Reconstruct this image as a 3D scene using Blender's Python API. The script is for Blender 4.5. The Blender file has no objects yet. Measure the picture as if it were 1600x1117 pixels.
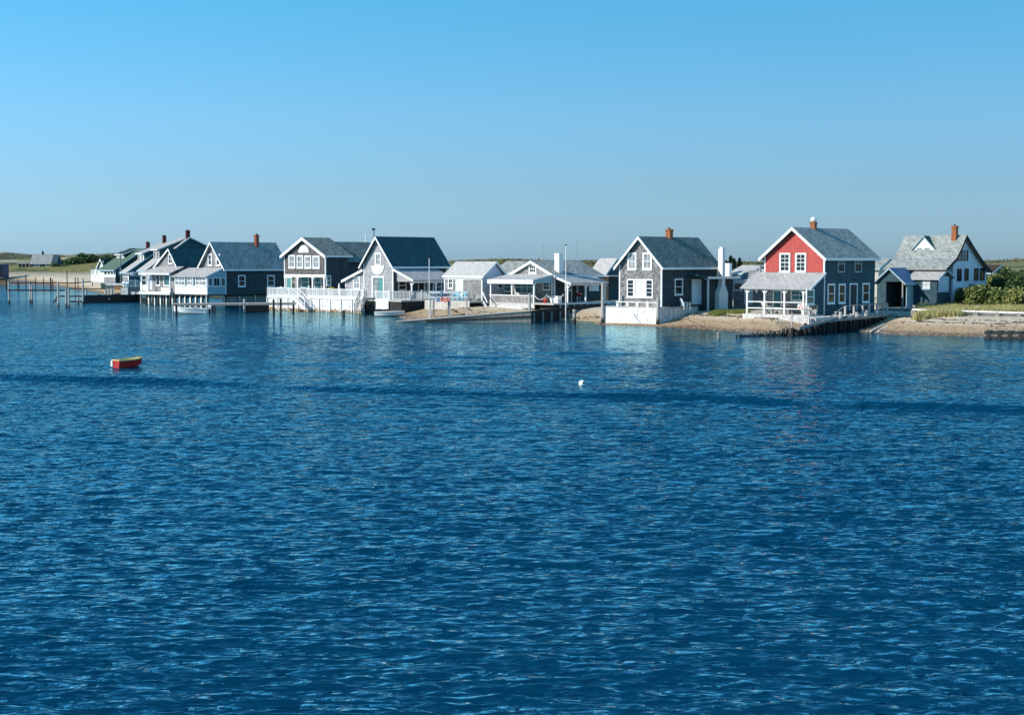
import bpy, bmesh, math, random
import numpy as np
from mathutils import Vector
random.seed(7); rng = np.random.default_rng(7)
S = bpy.context.scene; COL = S.collection
R = math.radians
# ---------------------------------------------------------------- camera, sky, sun
CAMH = 5.5; F = 2222.0; PITCH = R(3.87)
cam = bpy.data.cameras.new('camera'); co = bpy.data.objects.new('camera', cam); COL.objects.link(co)
cam.sensor_width = 36; cam.lens = 50; cam.clip_end = 8000; cam.clip_start = .3
co.location = (0, 0, CAMH); co.rotation_euler = (R(90) - PITCH, 0, 0); S.camera = co
SUN_AZ = 70.0; SUN_EL = 31.0          # degrees to the left of the view's back direction, degrees up
w = bpy.data.worlds.new('World'); S.world = w; w.use_nodes = True
nt = w.node_tree; nt.nodes.clear()
out = nt.nodes.new('ShaderNodeOutputWorld'); bg = nt.nodes.new('ShaderNodeBackground')
sky = nt.nodes.new('ShaderNodeTexSky'); sky.sky_type = 'NISHITA'; sky.sun_disc = False
sky.sun_elevation = R(SUN_EL); sky.sun_rotation = R(180 - SUN_AZ)
sky.air_density = 1.0; sky.dust_density = .3; sky.ozone_density = 3.5; sky.altitude = 0
# the photograph's cool colour rendering of a clear sky: one colour correction that varies smoothly with height
tcw = nt.nodes.new('ShaderNodeTexCoord'); sxw = nt.nodes.new('ShaderNodeSeparateXYZ'); nt.links.new(tcw.outputs['Generated'], sxw.inputs[0])
cr = nt.nodes.new('ShaderNodeValToRGB'); nt.links.new(sxw.outputs[2], cr.inputs[0])
for p_, c_ in ((.0, (.53, .85, 1.46)), (.05, (.60, .89, 1.25)), (.10, (.64, 1.06, 1.34)), (.18, (.49, 1.26, 1.46)), (1.0, (.40, 1.22, 1.42))):
    e_ = cr.color_ramp.elements[0] if p_ == 0 else cr.color_ramp.elements[-1] if p_ == 1 else cr.color_ramp.elements.new(p_)
    e_.position = p_; e_.color = (c_[0] / 1.6, c_[1] / 1.6, c_[2] / 1.6, 1)
tint = nt.nodes.new('ShaderNodeMix'); tint.data_type = 'RGBA'; tint.blend_type = 'MULTIPLY'; tint.inputs[0].default_value = 1
nt.links.new(sky.outputs[0], tint.inputs[6]); nt.links.new(cr.outputs[0], tint.inputs[7])
nt.links.new(tint.outputs[2], bg.inputs[0]); bg.inputs[1].default_value = .100 * 1.6
nt.links.new(bg.outputs[0], out.inputs[0])
sl = bpy.data.lights.new('sun', 'SUN'); sl.energy = 5.0; sl.angle = R(.5); sl.color = (1, .95, .87)
so = bpy.data.objects.new('sun', sl); COL.objects.link(so)
sv = Vector((-math.sin(R(SUN_AZ)) * math.cos(R(SUN_EL)), -math.cos(R(SUN_AZ)) * math.cos(R(SUN_EL)), math.sin(R(SUN_EL))))
so.rotation_euler = sv.to_track_quat('Z', 'Y').to_euler(); so.location = (-40, -20, 60)
S.view_settings.view_transform = 'Standard'; S.view_settings.look = 'None'
S.view_settings.exposure = .12; S.view_settings.gamma = 1
S.render.engine = 'CYCLES'
# ---------------------------------------------------------------- measuring helpers (survey of the place from the camera station)
cp, sp = math.cos(PITCH), math.sin(PITCH)
def ray(px, py):
    x = (px - 800) / F; k = -(py - 558.5) / F
    return Vector((x, cp + k * sp, -sp + k * cp))
def W(px, py, z=0.0):
    d = ray(px, py); t = (z - CAMH) / d.z
    return Vector((d.x * t, d.y * t, z))
def at(px, D, z=0.0):
    return Vector(((px - 800) / F * (D * cp - (z - CAMH) * sp), D, z))
def zof(D, py):
    d = ray(800, py); return CAMH + D * d.z / d.y
# ---------------------------------------------------------------- mesh builder
class MB:
    def __init__(s): s.v = []; s.f = []
    def add(s, vs, fs):
        n = len(s.v); s.v += [tuple(v) for v in vs]; s.f += [tuple(i + n for i in f) for f in fs]; return s
    def box(s, x0, x1, y0, y1, z0, z1):
        vs = [(x, y, z) for x in (x0, x1) for y in (y0, y1) for z in (z0, z1)]
        return s.add(vs, [(0,1,3,2),(4,6,7,5),(0,4,5,1),(2,3,7,6),(0,2,6,4),(1,5,7,3)])
    def prism(s, prof, axis, a0, a1):
        n = len(prof)
        g = (lambda p, a: (p[0], a, p[1])) if axis == 'y' else (lambda p, a: (a, p[0], p[1])) if axis == 'x' else (lambda p, a: (p[0], p[1], a))
        return s.add([g(p, a0) for p in prof] + [g(p, a1) for p in prof],
                     [tuple(range(n)), tuple(range(2 * n - 1, n - 1, -1))] + [(i, (i + 1) % n, n + (i + 1) % n, n + i) for i in range(n)])
    def beam(s, p, q, w, h=None):
        p = Vector(p); q = Vector(q); h = h or w; d = (q - p).normalized()
        up = Vector((0, 0, 1)) if abs(d.z) < .95 else Vector((1, 0, 0))
        a = d.cross(up).normalized() * w / 2; b = a.cross(d).normalized() * h / 2
        vs = [c + i * a + j * b for c in (p, q) for i, j in ((-1,-1),(1,-1),(1,1),(-1,1))]
        return s.add(vs, [(0,1,2,3),(7,6,5,4),(0,4,5,1),(1,5,6,2),(2,6,7,3),(3,7,4,0)])
    def tube(s, p, q, r0, r1=None, n=8):
        p = Vector(p); q = Vector(q); r1 = r0 if r1 is None else r1; d = (q - p).normalized()
        up = Vector((0, 0, 1)) if abs(d.z) < .95 else Vector((1, 0, 0))
        a = d.cross(up).normalized(); b = a.cross(d)
        vs = [c + r * (math.cos(t) * a + math.sin(t) * b) for c, r in ((p, r0), (q, r1)) for t in [2 * math.pi * i / n for i in range(n)]]
        return s.add(vs, [tuple(range(n)), tuple(range(2 * n - 1, n - 1, -1))] + [(i, (i + 1) % n, n + (i + 1) % n, n + i) for i in range(n)])
    def lathe(s, c, prof, n=12):
        vs = [(c[0] + r * math.cos(2 * math.pi * i / n), c[1] + r * math.sin(2 * math.pi * i / n), c[2] + z) for r, z in prof for i in range(n)]
        m = len(prof)
        fs = [(j * n + i, j * n + (i + 1) % n, (j + 1) * n + (i + 1) % n, (j + 1) * n + i) for j in range(m - 1) for i in range(n)]
        return s.add(vs, fs + [tuple(range(n)), tuple(range(m * n - 1, (m - 1) * n - 1, -1))])
def part(name, mb, m, parent=None, smooth=False, fix=True, kind=None, label=None):
    me = bpy.data.meshes.new(name)
    me.from_pydata(mb.v, [], mb.f)
    if fix:
        bm = bmesh.new(); bm.from_mesh(me); bmesh.ops.recalc_face_normals(bm, faces=bm.faces); bm.to_mesh(me); bm.free()
    if smooth: me.polygons.foreach_set('use_smooth', [True] * len(me.polygons))
    me.materials.append(m); o = bpy.data.objects.new(name, me); COL.objects.link(o)
    if parent is not None: o.parent = parent
    if kind: o['kind'] = kind
    if label: o['label'] = label
    return o
def tag(o, label, cat, group=None):
    o['label'] = label; o['category'] = cat
    if group: o['group'] = group
    return o
def thing(name, label, cat, loc=(0, 0, 0), rz=0.0, group=None):
    o = bpy.data.objects.new(name, None); COL.objects.link(o); o.location = loc; o.rotation_euler = (0, 0, rz)
    o.empty_display_size = .3
    return tag(o, label, cat, group)
# ---------------------------------------------------------------- materials
def newmat(name):
    m = bpy.data.materials.new(name); m.use_nodes = True; t = m.node_tree
    return m, t, t.nodes['Principled BSDF'], t.nodes.new('ShaderNodeTexCoord')
def nd(t, typ, **k):
    n = t.nodes.new(typ)
    for a, b in k.items():
        if a.startswith('i_'): n.inputs[a[2:].replace('_', ' ')].default_value = b
        else: setattr(n, a, b)
    return n
def ramp(t, fac, stops):
    r = t.nodes.new('ShaderNodeValToRGB'); e = r.color_ramp.elements
    e[0].position, e[0].color = stops[0][0], (*stops[0][1], 1); e[1].position, e[1].color = stops[-1][0], (*stops[-1][1], 1)
    for p, c in stops[1:-1]:
        x = e.new(p); x.color = (*c, 1)
    t.links.new(fac, r.inputs[0]); return r.outputs[0]
def mul(c, k): return tuple(min(1, x * k) for x in c)
def plain(name, col, rough=.75, var=.2, scale=2.5, stretch=(1, 1, 1), spec=.3, bump=.0, dirt=None, metallic=0):
    m, t, b, tc = newmat(name)
    mp = nd(t, 'ShaderNodeMapping'); mp.inputs['Scale'].default_value = stretch; t.links.new(tc.outputs['Object'], mp.inputs[0])
    n = nd(t, 'ShaderNodeTexNoise', i_Scale=scale, i_Detail=6.0, i_Roughness=.65); t.links.new(mp.outputs[0], n.inputs[0])
    c = ramp(t, n.outputs[0], [(.28, mul(col, 1 - var * 1.6)), (.5, col), (.72, mul(col, 1 + var))])
    if dirt:
        n2 = nd(t, 'ShaderNodeTexNoise', i_Scale=dirt[1], i_Detail=5.0, i_Roughness=.7); t.links.new(tc.outputs['Object'], n2.inputs[0])
        f = ramp(t, n2.outputs[0], [(.52, (0, 0, 0)), (.68, (1, 1, 1))])
        mx = nd(t, 'ShaderNodeMix', data_type='RGBA'); t.links.new(f, mx.inputs[0]); t.links.new(c, mx.inputs[6]); mx.inputs[7].default_value = (*dirt[0], 1); c = mx.outputs[2]
    t.links.new(c, b.inputs['Base Color']); b.inputs['Roughness'].default_value = rough; b.inputs['Specular IOR Level'].default_value = spec
    b.inputs['Metallic'].default_value = metallic
    if bump:
        bp = nd(t, 'ShaderNodeBump', i_Strength=bump, i_Distance=.03); t.links.new(n.outputs[0], bp.inputs['Height']); t.links.new(bp.outputs[0], b.inputs['Normal'])
    return m
def shingle(name, c1, c2, bw=.17, rh=.14, mortar=.35, patch=None, rough=.85, var=.25, blotch=.55):
    m, t, b, tc = newmat(name)
    sx = nd(t, 'ShaderNodeSeparateXYZ'); t.links.new(tc.outputs['Object'], sx.inputs[0])
    ad = nd(t, 'ShaderNodeMath', operation='ADD'); t.links.new(sx.outputs[0], ad.inputs[0]); t.links.new(sx.outputs[1], ad.inputs[1])
    cx = nd(t, 'ShaderNodeCombineXYZ'); t.links.new(ad.outputs[0], cx.inputs[0]); t.links.new(sx.outputs[2], cx.inputs[1])
    br = nd(t, 'ShaderNodeTexBrick', i_Scale=1.0); br.offset = .45; br.squash = 1
    br.inputs['Color1'].default_value = (*c1, 1); br.inputs['Color2'].default_value = (*c2, 1); br.inputs['Mortar'].default_value = (*mul(c1, mortar), 1)
    br.inputs['Mortar Size'].default_value = .012; br.inputs['Brick Width'].default_value = bw; br.inputs['Row Height'].default_value = rh
    t.links.new(cx.outputs[0], br.inputs[0])
    n = nd(t, 'ShaderNodeTexNoise', i_Scale=1.1, i_Detail=8.0, i_Roughness=.75); t.links.new(cx.outputs[0], n.inputs[0])
    n3 = nd(t, 'ShaderNodeTexNoise', i_Scale=7.0, i_Detail=3.0, i_Roughness=.7); t.links.new(cx.outputs[0], n3.inputs[0])
    f = ramp(t, n.outputs[0], [(.3, (1 - blotch,) * 3), (.7, (1 + .0,) * 3)])
    f3 = ramp(t, n3.outputs[0], [(.3, (1 - var,) * 3), (.7, (1.0,) * 3)])
    m1 = nd(t, 'ShaderNodeMix', data_type='RGBA', blend_type='MULTIPLY'); m1.inputs[0].default_value = 1
    t.links.new(br.outputs[0], m1.inputs[6]); t.links.new(f, m1.inputs[7])
    m2 = nd(t, 'ShaderNodeMix', data_type='RGBA', blend_type='MULTIPLY'); m2.inputs[0].default_value = 1
    t.links.new(m1.outputs[2], m2.inputs[6]); t.links.new(f3, m2.inputs[7])
    mps = nd(t, 'ShaderNodeMapping'); mps.inputs['Scale'].default_value = (3.2, .4, 1); t.links.new(cx.outputs[0], mps.inputs[0])
    ns = nd(t, 'ShaderNodeTexNoise', i_Scale=1.0, i_Detail=5.0, i_Roughness=.7); t.links.new(mps.outputs[0], ns.inputs[0])
    fs = ramp(t, ns.outputs[0], [(.35, (1 - blotch * .55,) * 3), (.62, (1.0,) * 3)])
    m4 = nd(t, 'ShaderNodeMix', data_type='RGBA', blend_type='MULTIPLY'); m4.inputs[0].default_value = 1; t.links.new(m2.outputs[2], m4.inputs[6]); t.links.new(fs, m4.inputs[7]); m2 = m4
    t.links.new(m2.outputs[2], b.inputs['Base Color']); b.inputs['Roughness'].default_value = rough; b.inputs['Specular IOR Level'].default_value = .2
    bp = nd(t, 'ShaderNodeBump', i_Strength=.6, i_Distance=.02); t.links.new(br.outputs[0], bp.inputs['Height']); t.links.new(bp.outputs[0], b.inputs['Normal'])
    return m
M = {}
M['sh_grey'] = shingle('weathered_shingle', (.62, .61, .61), (.22, .21, .215))
M['sh_pale'] = shingle('pale_shingle', (.74, .74, .77), (.50, .50, .54), blotch=.35)
M['sh_brown'] = shingle('brown_grey_shingle', (.34, .32, .32), (.12, .115, .12), blotch=.5)
M['sh_mid'] = shingle('mid_shingle', (.62, .61, .61), (.32, .31, .32), blotch=.45)
M['sh_shade'] = shingle('shaded_shingle', (.115, .15, .165), (.06, .088, .10), blotch=.35)  # darker copy of the wall shingle, shade of unlit sides put into its colour
M['sh_shade_blue'] = shingle('blue_shaded_shingle', (.085, .16, .195), (.05, .11, .14), blotch=.3)  # blue tone of walls in shade put into the shingle colour
M['rf_grey'] = shingle('grey_asphalt_roof', (.60, .64, .61), (.37, .415, .40), bw=.32, rh=.17, mortar=.55, blotch=.4, var=.3)
M['rf_blue'] = shingle('blue_grey_asphalt_roof', (.37, .43, .405), (.21, .27, .255), bw=.32, rh=.17, mortar=.55, blotch=.45, var=.35)
M['rf_teal'] = shingle('dark_teal_asphalt_roof', (.06, .16, .18), (.04, .12, .135), bw=.32, rh=.17, mortar=.6, blotch=.35)
M['rf_green'] = shingle('green_asphalt_roof', (.15, .24, .19), (.11, .185, .15), bw=.32, rh=.17, mortar=.6, blotch=.3)
M['rf_dkgreen'] = shingle('dark_green_asphalt_roof', (.05, .10, .085), (.035, .075, .065), bw=.32, rh=.17, mortar=.6)
M['rf_pale'] = shingle('pale_asphalt_roof', (.66, .65, .63), (.56, .555, .55), bw=.32, rh=.17, mortar=.75, blotch=.25, var=.15)
M['rf_light'] = shingle('light_grey_asphalt_roof', (.62, .61, .60), (.50, .50, .50), bw=.32, rh=.17, mortar=.7, blotch=.3, var=.2)
M['rf_bluetarp'] = plain('blue_painted_roof', (.03, .12, .26), .5, .15)
M['rf_brown'] = shingle('brown_roof', (.12, .085, .08), (.08, .06, .06), bw=.32, rh=.17)
M['white'] = plain('white_paint', (.80, .80, .79), .55, .06, 3, spec=.4)
M['white_old'] = plain('worn_white_paint', (.76, .76, .75), .7, .10, 3, (1, 1, .25), dirt=((.42, .38, .32), 2.2))
M['white_ply'] = plain('flaking_white_paint', (.74, .75, .77), .7, .10, 5, dirt=((.40, .38, .42), 3.5))
M['lav'] = shingle('lavender_shade_clapboard', (.76, .78, .86), (.68, .70, .78), bw=3.0, rh=.12, mortar=.7, blotch=.12, var=.1)  # lavender tint of white siding in shade, put into the colour
M['red'] = plain('red_clapboard_paint', (.43, .052, .042), .6, .22, 3, spec=.3)
M['plank'] = plain('bleached_plank', (.62, .62, .62), .85, .25, 2.2, (3, 3, .35), bump=.3, dirt=((.30, .27, .25), 3))
M['plank_w'] = plain('whitewashed_plank', (.74, .74, .74), .8, .14, 2.2, (3, 3, .35), dirt=((.50, .46, .44), 2.5))
M['wood'] = plain('grey_timber', (.24, .235, .22), .85, .3, 3, (2, 2, .4), bump=.3)
M['wood_pale'] = plain('pale_timber', (.50, .48, .44), .85, .25, 3, (2, 2, .4), bump=.3)
M['wood_dark'] = plain('tarred_timber', (.030, .028, .026), .8, .5, 4, (2, 2, .5), bump=.4)
M['wood_wet'] = plain('wet_dark_timber', (.020, .022, .020), .45, .5, 4, (2, 2, .5), bump=.4, spec=.5)
def tidepile(name, lo, hi, z0, z1):
    m, t, b, tc = newmat(name); sx = nd(t, 'ShaderNodeSeparateXYZ'); t.links.new(tc.outputs['Object'], sx.inputs[0])
    n = nd(t, 'ShaderNodeTexNoise', i_Scale=6.0, i_Detail=4.0); t.links.new(tc.outputs['Object'], n.inputs[0])
    a = nd(t, 'ShaderNodeMath', operation='MULTIPLY_ADD'); t.links.new(n.outputs[0], a.inputs[0]); a.inputs[1].default_value = .5; t.links.new(sx.outputs[2], a.inputs[2])
    r = nd(t, 'ShaderNodeMapRange'); t.links.new(a.outputs[0], r.inputs[0]); r.inputs[1].default_value = z0 + .25; r.inputs[2].default_value = z1 + .25
    c = ramp(t, r.outputs[0], [(0, mul(lo, .5)), (.3, lo), (1, hi)]); t.links.new(c, b.inputs['Base Color']); b.inputs['Roughness'].default_value = .8
    return m
M['tide'] = tidepile('tide_stained_pile', (.030, .027, .022), (.46, .44, .41), .75, 1.15)
M['tide_low'] = tidepile('wet_footed_post', (.04, .036, .03), (.40, .385, .36), .0, .55)
M['stain'] = plain('rust_stained_plank', (.34, .22, .12), .8, .4, 2.5, dirt=((.6, .57, .5), 1.6))
M['brick'] = shingle('red_brick', (.40, .12, .07), (.30, .085, .05), bw=.22, rh=.075, mortar=1.3, blotch=.4)
M['brick_or'] = shingle('orange_brick', (.52, .20, .09), (.40, .14, .06), bw=.22, rh=.075, mortar=1.2, blotch=.4)
M['brick_dk'] = shingle('dark_red_brick', (.20, .05, .045), (.14, .035, .035), bw=.22, rh=.075, mortar=1.3)
M['stucco'] = plain('white_stucco', (.78, .78, .76), .8, .08, 4, bump=.2)
M['metal'] = plain('galvanised_metal', (.45, .47, .48), .4, .1, 5, metallic=.7)
M['black'] = plain('black_paint', (.015, .016, .02), .5, .2)
M['darkroom'] = plain('shadowed_interior_boards', (.035, .035, .035), .9, .3)  # near-black stands in for shade inside porches, doorways and underfloors
M['teal_door'] = plain('teal_paint', (.08, .26, .26), .6, .1)
M['blue_door'] = plain('pale_blue_paint', (.66, .80, .84), .6, .06)
M['teal_wall'] = plain('grey_blue_shaded_board', (.30, .42, .47), .7, .15, 6)  # grey-blue holds the tone of shaded boards and trim in its colour
M['blue_chair'] = plain('turquoise_paint', (.10, .48, .62), .5, .08)
M['navy'] = plain('navy_paint', (.005, .028, .085), .5, .1)
M['red_pl'] = plain('red_plastic', (.55, .05, .03), .4, .08, spec=.5)
M['orange_pl'] = plain('coral_red_plastic', (.78, .14, .09), .5, .08, spec=.4)
M['yellow'] = plain('yellow_boat_paint', (.62, .50, .20), .5, .1, spec=.4)
M['boat_w'] = plain('white_gelcoat', (.80, .80, .77), .3, .05, spec=.5)
M['boat_red'] = plain('red_hull_paint', (.40, .016, .012), .4, .12, 5, spec=.5)
M['rope'] = plain('pale_rope', (.6, .58, .52), .9, .2)
M['brown_wood'] = plain('orange_brown_wood', (.40, .20, .08), .8, .3)
M['curtain'] = plain('pale_curtain', (.62, .62, .60), .8, .2, 9, (4, 4, .6))
def glass(name, col, rough=.06):
    m, t, b, tc = newmat(name)
    n = nd(t, 'ShaderNodeTexNoise', i_Scale=2.0); t.links.new(tc.outputs['Object'], n.inputs[0])
    c = ramp(t, n.outputs[0], [(.35, mul(col, .6)), (.65, mul(col, 1.3))]); t.links.new(c, b.inputs['Base Color'])
    b.inputs['Roughness'].default_value = rough; b.inputs['Specular IOR Level'].default_value = .8; b.inputs['IOR'].default_value = 1.5
    bp = nd(t, 'ShaderNodeBump', i_Strength=.05, i_Distance=.02); t.links.new(n.outputs[0], bp.inputs['Height']); t.links.new(bp.outputs[0], b.inputs['Normal'])
    return m
M['glass'] = glass('window_glass', (.018, .026, .032)); M['glass_t'] = glass('teal_window_glass', (.05, .15, .17))
M['glass_c'] = glass('pale_window_glass', (.26, .28, .30), .1)  # lighter pane colour than the plain window glass
# ---------------------------------------------------------------- shoreline, ground
SH = [(-900, 440), (-300, 442), (0, 443.5), (40, 445), (72, 447), (100, 450), (129, 455), (165, 460), (200, 463), (226, 463), (300, 466), (380, 470), (440, 476), (520, 480), (600, 485), (622, 494),
      (640, 501), (700, 503.2), (830, 503.5), (860, 503.5), (900, 505), (940, 507.5), (1030, 511), (1100, 515), (1165, 520), (1232, 523.5),
      (1262, 521), (1300, 518), (1335, 514), (1350, 519), (1400, 523.5), (1460, 525), (1540, 526.5), (1600, 527), (1900, 534), (2600, 550)]
shp = np.array([[W(a, b).x, W(a, b).y] for a, b in SH])
sha = np.arctan2(shp[:, 0], shp[:, 1]); shr = np.hypot(shp[:, 0], shp[:, 1])
def sstep(a, b, x):
    t = np.clip((x - a) / (b - a), 0, 1); return t * t * (3 - 2 * t)
def vnoise(x, y, sc, seed=0, octv=4):
    r = np.random.default_rng(100 + seed); g = r.random((256, 256)); o = np.zeros_like(x, dtype=float); amp = 1; tot = 0
    for k in range(octv):
        u = x / sc * 2 ** k + 37.3 * k + 80; v = y / sc * 2 ** k + 11.7 * k + 90
        i = np.floor(u).astype(int); j = np.floor(v).astype(int); fu = u - i; fv = v - j
        fu = fu * fu * (3 - 2 * fu); fv = fv * fv * (3 - 2 * fv)
        q = lambda a, b: g[a % 256, b % 256]
        o += amp * ((q(i, j) * (1 - fu) + q(i + 1, j) * fu) * (1 - fv) + (q(i, j + 1) * (1 - fu) + q(i + 1, j + 1) * fu) * fv)
        tot += amp; amp *= .5
    return o / tot
def shore_d(x, y):
    """signed distance to the shoreline, positive on land"""
    x = np.asarray(x, float); y = np.asarray(y, float); best = np.full(x.shape, 1e9)
    for k in range(len(shp) - 1):
        ax, ay = shp[k]; bx, by = shp[k + 1]; dx, dy = bx - ax, by - ay
        t = np.clip(((x - ax) * dx + (y - ay) * dy) / (dx * dx + dy * dy), 0, 1)
        best = np.minimum(best, np.hypot(x - ax - t * dx, y - ay - t * dy))
    a = np.arctan2(x, y); r = np.hypot(x, y)
    return np.where(r > np.interp(a, sha, shr), best, -best)
def ground_z(x, y):
    x = np.asarray(x, float); y = np.asarray(y, float); d = shore_d(x, y)
    z = np.where(d < 0, d * .12, 1.15 * sstep(-1.5, 8, d) - .045 + .5 * sstep(8, 40, d))
    z = np.where(d < 0, np.maximum(z, -1.2) - .06 * 0, z)
    z = z + (vnoise(x, y, 3.0, 1) - .5) * .10 * sstep(.5, 5, d) + (vnoise(x, y, 14, 2) - .5) * .4 * sstep(8, 30, d)
    az = np.degrees(np.arctan2(x, y)); r = np.hypot(x, y)
    n = vnoise(x, y, 70, 3, 5); n2 = vnoise(x, y, 30, 4, 4)
    hl = np.interp(az, [-30, -20.5, -19.5, -18.5, -17, -14, -5, 0, 4, 8, 13, 17, 20, 25], [10, 9.5, 9, 7.2, 6.4, 5.4, 4.9, 4.7, 4.4, 4.5, 4.7, 4.7, 4.7, 4.7])
    amp = np.interp(az, [-20, -14, 0, 10, 20], [4, 2, 1.6, 1.2, 1.6])
    z = z + 1.5 * sstep(300, 420, r) * sstep(-8, -13, az) - .85 * np.exp(-((x - 2.2) / 7.0) ** 4 - ((y - 131.0) / 4.4) ** 2)
    rn = np.interp(az, [-30, -19, -14, 0, 15, 20, 30], [620, 600, 400, 250, 215, 215, 210])
    z = z + sstep(rn * .75, rn * 1.25, r) * (hl - 1.6 + amp * (n - .5) * 2.2 + (n2 - .5) * 1.5)
    return z
def gz(x, y): return float(ground_z(np.array([x]), np.array([y]))[0])
def gridmesh(name, X, Y, Z, m, smooth=True):
    nr, nc = X.shape; me = bpy.data.meshes.new(name)
    v = np.stack([X, Y, Z], -1).reshape(-1, 3).astype(np.float32); me.vertices.add(len(v)); me.vertices.foreach_set('co', v.ravel())
    i = np.arange(nr * nc).reshape(nr, nc)
    q = np.stack([i[:-1, :-1], i[:-1, 1:], i[1:, 1:], i[1:, :-1]], -1).reshape(-1, 4).astype(np.int32)
    me.loops.add(q.size); me.loops.foreach_set('vertex_index', q.ravel()); me.polygons.add(len(q))
    me.polygons.foreach_set('loop_start', np.arange(0, q.size, 4, dtype=np.int32)); me.polygons.foreach_set('loop_total', np.full(len(q), 4, np.int32))
    me.polygons.foreach_set('use_smooth', np.full(len(q), smooth)); me.update(); me.validate(); me.materials.append(m)
    o = bpy.data.objects.new(name, me); COL.objects.link(o); o['kind'] = 'structure'; return o
def addattr(o, name, a):
    at_ = o.data.attributes.new(name, 'FLOAT', 'POINT'); at_.data.foreach_set('value', a.ravel().astype(np.float32))
# ground material
m, t, b, tc = newmat('beach_sand_and_dune_grass')
geo = t.nodes.new('ShaderNodeNewGeometry')
def tn(sc, det=6., ro=.65, src=None):
    n = nd(t, 'ShaderNodeTexNoise', i_Scale=sc, i_Detail=det, i_Roughness=ro); t.links.new(src or tc.outputs['Object'], n.inputs[0]); return n.outputs[0]
sand = ramp(t, tn(2.2, 10., .8), [(.3, (.36, .29, .21)), (.5, (.62, .52, .38)), (.7, (.76, .67, .52))])
peb = ramp(t, tn(9., 4., .8), [(.36, (.10, .075, .05)), (.46, (.40, .29, .17)), (.56, (.52, .36, .20)), (.66, (.70, .60, .46))])
gr = ramp(t, tn(.8, 10., .75), [(.28, (.045, .06, .022)), (.5, (.17, .17, .065)), (.72, (.36, .31, .14))])
scrub = ramp(t, tn(.12, 8., .7), [(.3, (.02, .032, .016)), (.6, (.06, .075, .03)), (.75, (.14, .13, .06))])
def attr(n): a = t.nodes.new('ShaderNodeAttribute'); a.attribute_name = n; return a.outputs['Fac']
def mixc(f, a, b_):
    x = nd(t, 'ShaderNodeMix', data_type='RGBA'); t.links.new(f, x.inputs[0]); t.links.new(a, x.inputs[6]); t.links.new(b_, x.inputs[7]); return x.outputs[2]
c = mixc(attr('pebbly'), sand, peb); c = mixc(attr('grassy'), c, gr); c = mixc(attr('scrubby'), c, scrub)
wetc = nd(t, 'ShaderNodeMix', data_type='RGBA', blend_type='MULTIPLY'); t.links.new(attr('wet'), wetc.inputs[0]); t.links.new(c, wetc.inputs[6]); wetc.inputs[7].default_value = (.42, .36, .30, 1)
t.links.new(wetc.outputs[2], b.inputs['Base Color'])
mr = nd(t, 'ShaderNodeMapRange'); mr.inputs['To Min'].default_value = .95; mr.inputs['To Max'].default_value = .35; t.links.new(attr('wet'), mr.inputs[0]); t.links.new(mr.outputs[0], b.inputs['Roughness'])
b.inputs['Specular IOR Level'].default_value = .25
bp = nd(t, 'ShaderNodeBump', i_Strength=.9, i_Distance=.08); t.links.new(tn(5., 8., .8), bp.inputs['Height']); t.links.new(bp.outputs[0], b.inputs['Normal'])
GROUND = m
ang = np.concatenate([np.radians(np.linspace(-60, -24, 40)[:-1]), np.radians(np.linspace(-24, 24, 640)), np.radians(np.linspace(24, 60, 40)[1:])])
rr = np.concatenate([[88], 90 * (1.0042 ** np.arange(0, 470)), 90 * 1.0042 ** 470 * 1.02 ** np.arange(1, 80)])
A, RR = np.meshgrid(ang, rr); X = np.sin(A) * RR; Y = np.cos(A) * RR; Z = ground_z(X, Y); d = shore_d(X, Y)
g = gridmesh('ground', X, Y, Z, GROUND)
azd = np.degrees(A); px_ = 800 + F * np.tan(A)
n1 = vnoise(X, Y, 9, 11); n2 = vnoise(X, Y, 3, 12); nb = vnoise(X, Y, 45, 13, 5)
addattr(g, 'wet', sstep(2.0, .5, d + (n2 - .5) * 1.6))
addattr(g, 'pebbly', np.clip(.8 * (X > -13) * (X < 8) * sstep(9, 5, d) + sstep(4.6, 2.2, d + (n1 - .5) * 3.6) + .2 * (n2 - .5), 0, 1))
left = sstep(230, 180, px_); right = sstep(1400, 1460, px_)
gl = sstep(18, 34, d + (n1 - .5) * 26) * (.35 + .65 * sstep(.38, .55, vnoise(X, Y, 22, 14)))
grr = sstep(11.5, 13.5, d + (n1 - .5) * 3)
gm = sstep(30, 45, d)
addattr(g, 'grassy', np.clip(left * gl + right * grr + (1 - left) * (1 - right) * gm, 0, 1) * .95)
far = sstep(140, 220, RR) * (1 - left) + left * sstep(330, 460, RR)
lowp = sstep(.46, .52, nb * .6 + .4 * vnoise(X, Y, 12, 15, 4))
addattr(g, 'scrubby', np.clip(far * (.15 + lowp) , 0, 1) * .95)
# ---------------------------------------------------------------- water
m, t, b, tc = newmat('harbour_water')
mp = nd(t, 'ShaderNodeMapping'); mp.inputs['Scale'].default_value = (.42, 1, 1); mp.inputs['Rotation'].default_value = (0, 0, R(-9)); t.links.new(tc.outputs['Object'], mp.inputs[0])
n1_ = nd(t, 'ShaderNodeTexNoise', i_Scale=3.6, i_Detail=2.0, i_Roughness=.5, i_Distortion=.2); t.links.new(mp.outputs[0], n1_.inputs[0])
at_ = t.nodes.new('ShaderNodeAttribute'); at_.attribute_name = 'ripple'
bp = nd(t, 'ShaderNodeBump', i_Distance=.22); t.links.new(at_.outputs['Fac'], bp.inputs['Strength']); t.links.new(n1_.outputs[0], bp.inputs['Height'])
nf = nd(t, 'ShaderNodeTexNoise', i_Scale=3.4, i_Detail=4.0, i_Roughness=.6); t.links.new(mp.outputs[0], nf.inputs[0])
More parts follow.
